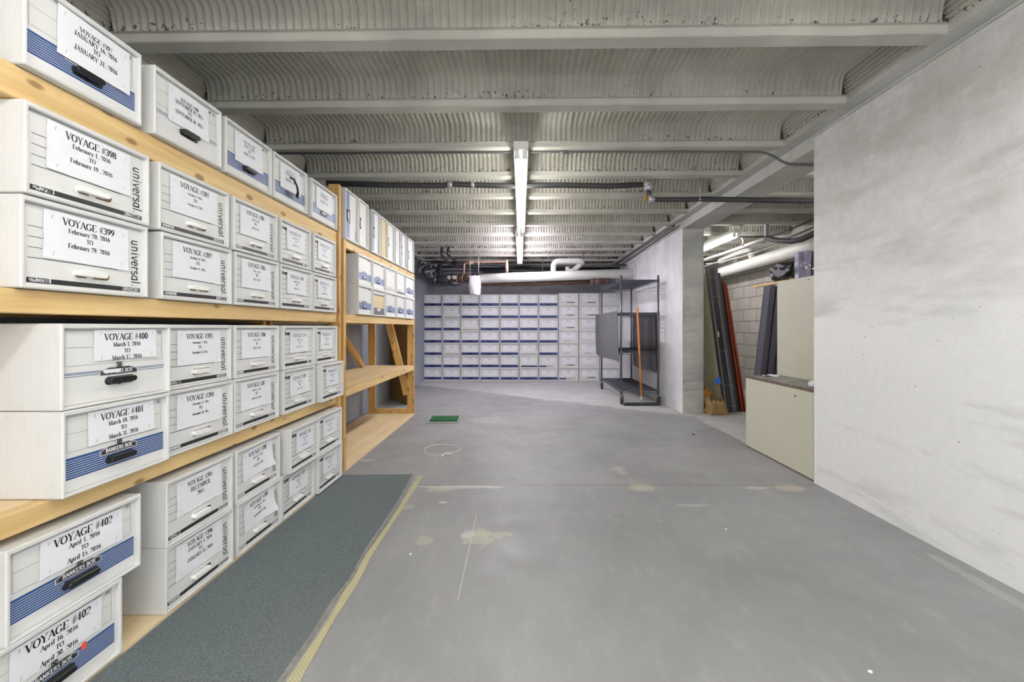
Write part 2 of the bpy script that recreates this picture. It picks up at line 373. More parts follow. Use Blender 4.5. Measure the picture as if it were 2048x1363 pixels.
# ------------------------------------------------------------------ stroke lettering
G = {
'A': (.78, "t .05 0 .38 1;l .38 1 .73 0;t .17 .36 .6 .36;s .05 0;s .73 0"),
'B': (.7, "l .16 0 .16 1;t .03 1 .32 1;c .3 .76 .26 .24 90 -90;t .16 .52 .32 .52;c .33 .26 .3 .26 90 -90;t .03 0 .34 0"),
'C': (.74, "c .4 .5 .35 .5 45 315;t .65 1 .65 .75"),
'D': (.78, "l .16 0 .16 1;t .03 1 .36 1;c .34 .5 .37 .5 90 -90;t .03 0 .36 0"),
'E': (.7, "l .16 0 .16 1;t .03 1 .6 1;t .6 1 .62 .78;t .16 .52 .46 .52;t .03 0 .62 0;t .62 0 .65 .24"),
'F': (.64, "l .16 0 .16 1;t .03 1 .58 1;t .58 1 .6 .76;t .16 .52 .44 .52;s .16 0"),
'G': (.8, "c .4 .5 .35 .5 45 325;l .68 .08 .68 .42;s .68 .42;t .65 1 .65 .78"),
'H': (.82, "l .17 0 .17 1;l .65 0 .65 1;t .17 .52 .65 .52;s .17 0;s .17 1;s .65 0;s .65 1"),
'I': (.4, "l .2 0 .2 1;s .2 0;s .2 1"),
'J': (.52, "l .34 1 .34 .22;c .2 .2 .14 .2 0 -170;s .34 1"),
'K': (.8, "l .17 0 .17 1;t .64 1 .2 .42;l .32 .58 .68 0;s .17 0;s .17 1;s .64 1;s .68 0"),
'L': (.68, "l .17 0 .17 1;t .04 0 .6 0;t .6 0 .63 .26;s .17 1"),
'M': (.98, "t .15 0 .15 1;l .15 1 .48 .05;t .48 .05 .82 1;l .82 0 .82 1;s .15 0;s .13 1;s .82 0;s .84 1"),
'N': (.8, "t .14 0 .14 1;l .14 1 .66 0;t .66 0 .66 1;s .14 0;s .12 1;s .66 1"),
'O': (.8, "c .4 .5 .35 .5 0 360"),
'P': (.66, "l .16 0 .16 1;t .03 1 .32 1;c .3 .74 .28 .26 90 -90;t .16 .48 .32 .48;s .16 0"),
'Q': (.8, "c .4 .5 .35 .5 0 360;l .4 .15 .72 -.15"),
'R': (.76, "l .16 0 .16 1;t .03 1 .32 1;c .3 .75 .27 .25 90 -90;t .16 .5 .32 .5;l .32 .5 .68 0;s .16 0;s .7 0"),
'S': (.6, "c .29 .75 .2 .25 40 270;c .29 .25 .23 .25 90 -145;t .5 1 .5 .76;t .08 0 .08 .26"),
'T': (.7, "l .35 0 .35 1;t .04 1 .66 1;t .04 1 .03 .76;t .66 1 .67 .76;s .35 0"),
'U': (.8, "l .17 1 .17 .35;c .41 .32 .24 .32 180 360;t .65 .3 .65 1;s .17 1;s .65 1"),
'V': (.76, "l .08 1 .4 0;t .4 0 .7 1;s .08 1;s .7 1"),
'W': (1.0, "l .06 1 .3 0;t .3 0 .5 1;l .5 1 .73 0;t .73 0 .94 1;s .06 1;s .94 1"),
'X': (.76, "l .1 1 .66 0;t .08 0 .66 1;s .1 1;s .66 1;s .08 0;s .66 0"),
'Y': (.76, "l .08 1 .38 .48;t .38 .48 .7 1;l .38 0 .38 .48;s .08 1;s .7 1;s .38 0"),
'0': (.56, "c .28 .5 .2 .5 0 360"), '1': (.56, "l .3 0 .3 1;t .3 1 .12 .84;s .3 0"),
'2': (.56, "c .27 .72 .2 .28 170 -30;t .44 .58 .06 .05;l .06 .04 .5 .04"),
'3': (.56, "c .25 .76 .2 .24 160 -90;c .25 .27 .23 .27 90 -160"),
'4': (.56, "l .36 0 .36 1;t .36 1 .04 .3;t .04 .3 .52 .3"),
'5': (.56, "t .14 1 .48 1;t .14 1 .1 .56;c .24 .32 .24 .32 120 -150"),
'6': (.56, "c .28 .32 .2 .32 0 360;c .48 .34 .4 .64 95 180"),
'7': (.56, "l .07 .97 .5 .97;t .5 .97 .22 0"), '8': (.56, "c .28 .76 .18 .24 0 360;c .28 .27 .22 .27 0 360"),
'9': (.56, "c .28 .68 .2 .32 0 360;c .08 .66 .4 .64 -85 0"),
'#': (.62, "t .16 0 .28 1;t .36 0 .48 1;t .06 .64 .58 .64;t .04 .34 .56 .34"),
',': (.3, "l .14 .06 .14 .02;t .15 .02 .08 -.16"), '.': (.3, "l .14 .04 .14 .07"), ' ': (.32, ""), '-': (.4, "l .06 .35 .34 .35"),
'a': (.54, "c .24 .46 .17 .2 150 0;l .41 .46 .41 .04;t .41 .04 .5 .02;c .22 .2 .17 .2 60 330"),
'b': (.6, "l .13 0 .13 1;c .3 .33 .2 .33 140 -140;s .1 1"), 'c': (.5, "c .27 .33 .21 .33 45 315"),
'd': (.6, "l .45 0 .45 1;c .27 .33 .2 .33 40 320;s .42 1"), 'e': (.52, "c .27 .33 .21 .33 0 315;t .07 .36 .47 .36"),
'g': (.56, "c .26 .36 .19 .3 0 360;l .45 .62 .45 -.1;c .27 -.1 .18 .18 0 -160"),
'h': (.62, "l .13 0 .13 1;c .3 .42 .17 .24 150 0;l .47 .42 .47 0;s .13 0;s .47 0;s .1 1"),
'i': (.32, "l .16 0 .16 .64;l .16 .86 .16 .9;s .16 0;s .12 .64"), 'l': (.32, "l .16 0 .16 1;s .16 0;s .12 1"),
'm': (.9, "l .13 0 .13 .64;c .28 .44 .15 .22 140 0;l .43 .44 .43 0;c .6 .44 .16 .22 140 0;l .76 .44 .76 0;s .13 0;s .43 0;s .76 0"),
'n': (.62, "l .13 0 .13 .64;c .3 .42 .17 .24 150 0;l .47 .42 .47 0;s .13 0;s .47 0;s .1 .64"),
'o': (.56, "c .28 .33 .21 .33 0 360"), 'p': (.6, "l .13 -.3 .13 .64;c .3 .33 .2 .33 140 -140;s .13 -.3;s .1 .64"),
'r': (.44, "l .14 0 .14 .64;c .3 .42 .16 .22 150 50;s .14 0;s .11 .64"),
's': (.44, "c .22 .49 .15 .16 40 265;c .22 .17 .17 .17 90 -140"), 't': (.4, "l .17 .9 .17 .14;c .27 .14 .1 .12 180 300;t .03 .64 .34 .64"),
'u': (.62, "l .13 .64 .13 .22;c .29 .2 .16 .2 180 360;l .46 0 .46 .64;s .1 .64;s .43 .64"),
'v': (.54, "l .06 .64 .28 0;t .28 0 .48 .64;s .06 .64;s .48 .64"), 'y': (.54, "l .06 .64 .28 0;t .48 .64 .18 -.28;s .06 .64;s .48 .64"),
}
def glyph_quads(ch, serif, nx, nz):
    w_, spec = G.get(ch, (.4, "")); out = []
    if ch == 'a' and not serif: spec = "c .27 .33 .2 .33 0 360;l .46 0 .46 .66"
    for st in spec.split(';'):
        a = st.split()
        if not a: continue
        k = a[0]; q = [float(x) for x in a[1:]]; fx, fz = nx, nz
        if k == 's':
            if serif: P = [(q[0]-.13, q[1]), (q[0]+.13, q[1])]
            else: continue
        elif k == 'c':
            n = max(4, int(abs(q[5]-q[4])/30)); P = [(q[0]+q[2]*math.cos(math.radians(q[4]+(q[5]-q[4])*i/n)), q[1]+q[3]*math.sin(math.radians(q[4]+(q[5]-q[4])*i/n))) for i in range(n+1)]
        else:
            P = [(q[i], q[i+1]) for i in range(0, len(q), 2)]
            if not serif and k == 't' and abs(P[0][0]-P[1][0]) < .04 and abs(P[0][1]-P[1][1]) < .3: continue
            if k == 't' and serif: fx = nz*1.1
        for (x0, z0), (x1, z1) in zip(P, P[1:]):
            dx, dz = x1-x0, z1-z0; L = math.hypot(dx, dz) or 1; dx /= L; dz /= L
            px, pz = -dz, dx; h = math.hypot(fx*px, fz*pz) or 1; ox, oz = fx*fx*px/h, fz*fz*pz/h
            e = min(fx, fz)*.6; x0 -= dx*e; z0 -= dz*e; x1 += dx*e; z1 += dz*e
            out.append(((x0-ox, z0-oz), (x1-ox, z1-oz), (x1+ox, z1+oz), (x0+ox, z0+oz)))
    return w_, out
def text_quads(s, size, serif=True, nx=.085, nz=.032, sp=.04):
    x = 0; out = []
    for ch in s:
        w_, q = glyph_quads(ch, serif, nx, nz)
        out += [tuple(((x+a)*size, b*size) for a, b in quad) for quad in q]; x += w_+sp
    return x*size, out
def write(mb, s, size, cx, z, yf, align='c', serif=True, nx=.098, nz=.034, sp=.04, rot=0, squeeze=1):
    W_, Q = text_quads(s, size, serif, nx, nz, sp); W_ *= squeeze
    off = -W_/2 if align == 'c' else (0 if align == 'l' else -W_)
    cr, sr = math.cos(rot), math.sin(rot)
    for q in Q:
        P = []
        for a, b in q:
            a = a*squeeze+off; X, Z = cx+a*cr-b*sr, z+a*sr+b*cr
            P.append((X, yf(X, Z) if callable(yf) else yf, Z))
        if (P[1][0]-P[0][0])*(P[2][2]-P[0][2])-(P[1][2]-P[0][2])*(P[2][0]-P[0][0]) < 0: P = P[::-1]
        mb.face(P)

# ------------------------------------------------------------------ file boxes
BW, BH, BD = .385, .25, .60
RIM, REC = .0115, .015
cache = {}
def rq(mb, x0, x1, z0, z1, y): mb.face([(x0, y, z0), (x1, y, z0), (x1, y, z1), (x0, y, z1)])
def body_mesh(bevel):
    k = ('body', bevel)
    if k not in cache:
        m = MB(); h = BW/2
        m.box(-h, h, 0, BD, 0, BH, skip=(2,))
        a = [(-h, 0), (h, 0), (h, BH), (-h, BH)]; i = [(-h+RIM, RIM*.8), (h-RIM, RIM*.8), (h-RIM, BH-RIM*1.3), (-h+RIM, BH-RIM*1.3)]
        for j in range(4):
            k2 = (j+1) % 4
            m.face([(a[j][0], 0, a[j][1]), (a[k2][0], 0, a[k2][1]), (i[k2][0], 0, i[k2][1]), (i[j][0], 0, i[j][1])])
            m.face([(i[j][0], 0, i[j][1]), (i[k2][0], 0, i[k2][1]), (i[k2][0], .02, i[k2][1]), (i[j][0], .02, i[j][1])])
        m.face([(p[0], .02, p[1]) for p in i])
        cache[k] = m.mesh('body', ['card'], True, .003 if bevel else 0)
    return cache[k]
def panel_mesh(kind):
    k = ('panel', kind)
    if k in cache: return cache[k]
    m = MB(); h = BW/2; x0, x1 = -h+RIM+.0015, h-RIM-.001; z0, z1 = RIM*.8+.001, BH-RIM*1.3-.004
    m.mat(0).box(x0, x1, REC, REC+.006, z0, z1); y = REC-.0006; y2 = REC-.001
    mats = ['card_panel', 'bar', 'ink_soft', 'blue', 'white_line', 'blue_pale', 'ink_pale', 'blue_deep', 'red_dot', 'card_old']
    if kind == 'univ':
        m.mat(2)
        for z in (.114, .143, .172): rq(m, x0+.015, x0+.28, z, z+.0018, y)
        rq(m, x0+.015, x0+.275, .085, .0872, y)
        m.mat(1); rq(m, x0+.012, x1-.006, .017, .0315, y)
        m.mat(4); write(m, 'universal', .0125, x0+.018, .0205, y2, 'l', False, .10, .10, .0)
        write(m, 'UNV85301', .0115, x1-.010, .0185, y2, 'r', False, .09, .09, .03)
        m.mat(1); write(m, 'universal.', .033, x1-.038, .197, y, 'l', False, .055, .055, .03, rot=-math.pi/2, squeeze=1.0)
    elif kind in ('univ2', 'univ2r'):
        m.mat(1); write(m, 'Universal', .020, x0+.012, .196, y, 'l', False, .11, .11, -.02)
        m.mat(2)
        for z in (.168, .14, .112): rq(m, x0+.012, x0+.07, z, z+.0018, y); rq(m, x1-.05, x1-.02, z+.012, z+.0138, y)
        for z in (.163, .135): rq(m, x0+.012, x0+.045, z, z+.001, y)
        rq(m, x0+.012, x0+.155, .086, .088, y); rq(m, x0+.18, x1-.01, .086, .088, y)
        rq(m, x0+.012, x0+.10, .082, .083, y); rq(m, x0+.18, x0+.28, .082, .083, y)
        rq(m, x0+.012, x1-.01, .060, .062, y)
        m.mat(1); rq(m, x0+.012, x1-.012, .018, .033, y)
        m.mat(4); rq(m, x1-.075, x1-.014, .0205, .0308, y2); m.mat(1); write(m, 'UNV85301', .008, x1-.018, .0216, y2-.0003, 'r', False, .09, .09, .0)
        if kind == 'univ2r': m.mat(8); rq(m, x0+.012, x0+.022, .165, .178, y2); rq(m, x0+.03, x0+.036, .16, .185, y2)
    elif kind in ('bank', 'bank_line', 'bank_pale', 'bank_dot', 'bank_torn'):
        bm, lm = (5, 5) if kind == 'bank_pale' else (3, 3)
        m.mat(6 if kind == 'bank_pale' else 2)
        for a in ((x0+.012, .228), (x0+.012, .125)): rq(m, a[0], x1-.012, a[1]-.0008, a[1], y)
        for a in (x0+.012, x1-.0128): rq(m, a, a+.0008, .125, .228, y)
        rq(m, x0+.012, x1-.012, .178, .1788, y)
        m.mat(2); write(m, '312', .009, x1-.016, .216, y, 'r', False, .1, .1, .03)
        if kind != 'bank_torn': m.mat(lm); rq(m, x1-.07, x1-.042, .216, .225, y)
        if kind in ('bank_line', 'bank_torn'):
            m.mat(3)
            for z in (.098, .102, .092): rq(m, x0+.003, x1-.003, z, z+.0018, y)
        else:
            m.mat(bm); rq(m, x0+.002, x1-.002, .045, .108, y)
            m.mat(4)
            for i in range(8): rq(m, x0+.002, x1-.002, .051+i*.0068, .0523+i*.0068, y-.0003)
        if kind != 'bank_pale' and kind != 'bank_line':
            cx = .0; m.mat(4)
            def roof(w_, zb, zt, e, yy): m.face([(cx-w_, yy, zb), (cx+w_, yy, zb), (cx+w_, yy, zt-.006), (cx+w_*.55, yy, zt+e), (cx-w_*.55, yy, zt+e), (cx-w_, yy, zt-.006)])
            roof(.066, .086, .108, .004, y2); m.mat(1); roof(.064, .087, .107, .004, y2-.0003); m.mat(4); roof(.061, .0885, .1055, .004, y2-.0005); m.mat(1); roof(.0605, .089, .105, .004, y2-.0007)
            m.mat(4); write(m, 'BANKERS BOX', .0115, cx, .0925, y2-.0010, 'c', False, .11, .09, .05)
            if kind == 'bank_torn': rq(m, cx-.055, cx+.005, .094, .105, y2-.0012)
            m.mat(1); rq(m, cx-.0125, cx+.0125, .109, .127, y2-.0008); m.mat(4); rq(m, cx-.0115, cx+.0115, .110, .126, y2-.0010)
            m.mat(1); write(m, 'BB', .013, cx, .1115, y2-.0013, 'c', False, .12, .12, .0)
        if kind == 'bank_dot':
            m.mat(8); m.face([(.082+.009*math.cos(t), y2-.0004, .104+.012*math.sin(t)) for t in [i*math.pi/5 for i in range(10)]])
    elif kind in ('bay2', 'bay2_plain'):
        m.mat(6)
        for z in (.215, .19, .165, .14, .115): rq(m, x0+.015, x1-.015, z, z+.001, y)
        m.mat(5); rq(m, x0+.002, x1-.002, .045, .105, y)
        m.mat(2); rq(m, x1-.09, x1-.02, .222, .228, y)
        m.mat(1); m.face([(-.06, y2, .098), (.06, y2, .098), (.05, y2, .118), (-.05, y2, .118)]); m.mat(4); write(m, 'BANKERS BOX', .009, 0, .103, y2-.0004, 'c', False, .11, .1, .04)
    elif kind == 'bay2_black':
        m.mat(9); rq(m, x0+.004, x1-.004, .075, .20, y); m.mat(2); rq(m, x0+.004, x1-.004, .012, .075, y2); rq(m, x0+.004, x1-.004, .19, .205, y2)
        m.mat(4); rq(m, -.05, .05, .045, .055, y2-.0004); rq(m, x0+.01, x0+.04, .02, .03, y2-.0004)
    elif kind == 'bay2_lines':
        m.mat(1); rq(m, x0+.015, x0+.03, .21, .222, y)
        m.mat(2)
        for z in (.20, .18, .15, .125, .10): rq(m, x0+.012, x1-.012, z, z+.0015, y)
        rq(m, x0+.06, x1-.06, .215, .22, y); m.mat(6); rq(m, x0+.008, x1-.008, .02, .04, y)
    elif kind == 'bay2_bar':
        m.mat(2)
        for z in (.19, .16, .13, .105): rq(m, x0+.012, x1-.012, z, z+.0015, y)
        m.mat(1); rq(m, x0+.008, x1-.008, .018, .034, y); rq(m, x0+.015, x0+.05, .205, .215, y)
    elif kind == 'bay2_white':
        m.mat(6)
        for z in (.215, .17, .12): rq(m, x0+.015, x1-.015, z, z+.001, y)
        m.mat(2); rq(m, x0+.02, x0+.05, .222, .226, y)
    elif kind == 'bay2_tan':
        m.mat(9); rq(m, x0, x1, z0, z1, y); m.mat(6); rq(m, x0+.01, x1-.01, .04, .06, y2)
    elif kind == 'blue':
        m.mat(7); rq(m, x0+.001, x1-.001, .020, .073, y); m.mat(2); rq(m, x0+.012, x0+.016, .15, .17, y); rq(m, x1-.06, x1-.03, .222, .227, y)
    elif kind == 'dash':
        m.mat(1); rq(m, -.03, .12, .055, .071, y); m.mat(6); rq(m, x0+.01, -.03, .058, .061, y); rq(m, x0+.02, x0+.03, .15, .152, y)
    elif kind == 'dash2':
        m.mat(2); rq(m, -.08, .03, .048, .056, y); m.mat(6); rq(m, .03, .16, .05, .052, y)
    elif kind == 'thin':
        m.mat(2); rq(m, -.11, x1-.01, .044, .047, y)
    elif kind == 'greyprint':
        m.mat(6); rq(m, x0+.006, x1-.006, .022, .046, y); m.mat(2)
        for i in range(4): rq(m, x0+.01, x0+.02, .13+i*.03, .142+i*.03, y); rq(m, x1-.03, x1-.01, .13+i*.03, .142+i*.03, y)
        m.mat(2)
        for i in range(14): rq(m, x0+.02+i*.024, x0+.028+i*.024, .03, .036+.006*(i % 3), y2)
    elif kind == 'halfblue':
        m.mat(7); rq(m, x0+.001, -.04, .026, .058, y); m.mat(6); rq(m, -.03, .12, .03, .05, y)
    elif kind == 'darkblue':
        m.mat(7); rq(m, x0+.02, x1-.001, .026, .06, y); m.mat(1); rq(m, x0+.02, -.02, .028, .058, y2)
    cache[k] = m.mesh('front_panel', mats); return cache[k]
def stadium(cx, cz, w_, h_, n=6):
    r = h_/2; P = []
    for s_, a0 in ((1, -90), (-1, 90)):
        for i in range(n+1):
            t = math.radians(a0+180*i/n); P.append((cx+s_*(w_/2-r)+r*math.cos(t), cz+r*math.sin(t)))
    return P
def handle_mesh(kind):
    k = ('handle', kind)
    if k in cache: return cache[k]
    m = MB()
    if kind == 'white':
        m.mat(1).prism(stadium(.008, .057, .114, .027), REC-.0015, REC+.002)
        m.mat(0).prism(stadium(-.004, .058, .092, .018), -.006, REC-.001)
        m.prism([(-.014, .050), (.014, .050), (.001, .040)], REC-.004, REC)
        cache[k] = m.mesh('handle', ['plastic_w', 'hole'], True, .0015)
    elif kind == 'black':
        m.mat(1).prism(stadium(.004, .068, .106, .026), REC-.0024, REC+.002)
        m.mat(0).prism(stadium(-.002, .070, .092, .018), -.008, REC-.002)
        m.prism([(-.014, .062), (.014, .062), (.0, .052)], REC-.004, REC)
        cache[k] = m.mesh('handle', ['plastic_b', 'bar'], True, .0015)
    elif kind == 'small_black':
        m.mat(0).prism(stadium(0, .066, .095, .028), REC-.0035, REC+.002); m.mat(1).prism(stadium(0, .07, .06, .009), REC-.006, REC-.003)
        cache[k] = m.mesh('handle', ['plastic_b', 'white_line'], True)
    elif kind == 'back':
        m.mat(0).prism(stadium(0, .045, .10, .024), REC-.0055, REC+.002); cache[k] = m.mesh('handle', ['plastic_b'], True)
    elif kind == 'small_white':
        m.mat(0).prism(stadium(0, .06, .09, .018), REC-.009, REC+.002); m.mat(1).prism(stadium(.046, .06, .014, .016), REC-.010, REC-.008)
        cache[k] = m.mesh('handle', ['plastic_w', 'ink_soft'], True)
    elif kind == 'loose':         # black strap pulled out of its slot
        m.mat(0).prism(stadium(-.01, .068, .09, .022), REC-.003, REC+.002)
        P = [(-.03, -.002, .16), (-.012, -.016, .150), (.008, -.024, .12), (.02, -.022, .09), (.03, -.01, .06)]
        m.tube(P, .0055, 6); m.tube([(p[0]+.012, p[1], p[2]-.006) for p in P[1:]], .003, 6)
        cache[k] = m.mesh('handle', ['plastic_b'], True)
    return cache[k]
def paper_mesh(key, x0, x1, z0, z1, lines, seed=0, curl=0, ink=1, serif=True, tilt=0, torn=0):
    r = random.Random(seed); m = MB(); a1, a2, p1 = r.uniform(.0004, .0012), r.uniform(.0003, .0008), r.uniform(0, 6)
    cx, cz = (x0+x1)/2, (z0+z1)/2
    def f(x, z):
        d = a1*math.sin(x*30+p1)*math.cos(z*22+p1)+a2*math.sin(z*60+x*25)
        u, v = (x-x0)/(x1-x0), (z-z0)/(z1-z0)
        c = 0
        if curl: c += curl*max(0, u-.45)**2*2.2*max(0, .7-v)**1.5*1.6 + curl*.5*max(0, .25-u)**1.5*8*max(0, v-.6)**1.5
        return REC-.0040+abs(d)*-1-c
    R = lambda x, z: (cx+(x-cx)*math.cos(tilt)-(z-cz)*math.sin(tilt), cz+(x-cx)*math.sin(tilt)+(z-cz)*math.cos(tilt))
    nx, nz = 12, 8; rows = []
    for j in range(nz+1):
        row = []
        for i in range(nx+1):
            x, z = x0+(x1-x0)*i/nx, z0+(z1-z0)*j/nz
            ex = r.uniform(-.0008, .0008) if i in (0, nx) or j in (0, nz) else 0
            X, Z = R(x+ex, z+ex); row.append((X, f(x, z), Z))
        rows.append(row)
    m.mat(0).grid(rows)
    m.mat(1); n0 = len(m.v); z = z1
    for s_, size, adv in lines:
        z -= adv; write(m, s_, size, cx, z, lambda a, b: f(a, b)-.0006, 'c', serif)
    for i in range(n0, len(m.v)):
        x, y, zz = m.v[i]; X, Z = R(x, zz); m.v[i] = (X, y, Z)
    m.mat(2)                                           # staples
    for sx, sz in ((.08, .88), (.92, .85), (.1, .12), (.9, .14)):
        x, z = x0+(x1-x0)*sx, z0+(z1-z0)*sz; m.face([(R(x+a, z+b)[0], f(x, z)-.0012, R(x+a, z+b)[1]) for a, b in ((-.0007, -.006), (.0007, -.006), (.0027, .006), (.0013, .006))])
    return m.mesh('paper_label', ['paper', 'ink' if ink else 'ink_violet', 'galv'])

def file_box(mtx, panel, handle, paper, label, group, near=True, name='file_box'):
    t = thing(name, label, 'box', group, mtx)
    put('body', body_mesh(near), t); fp = put('front_panel', panel_mesh(panel), t)
    if handle:
        h = put('handle', handle_mesh(handle), fp)
    if paper: put('paper_label', paper, t)
    return t

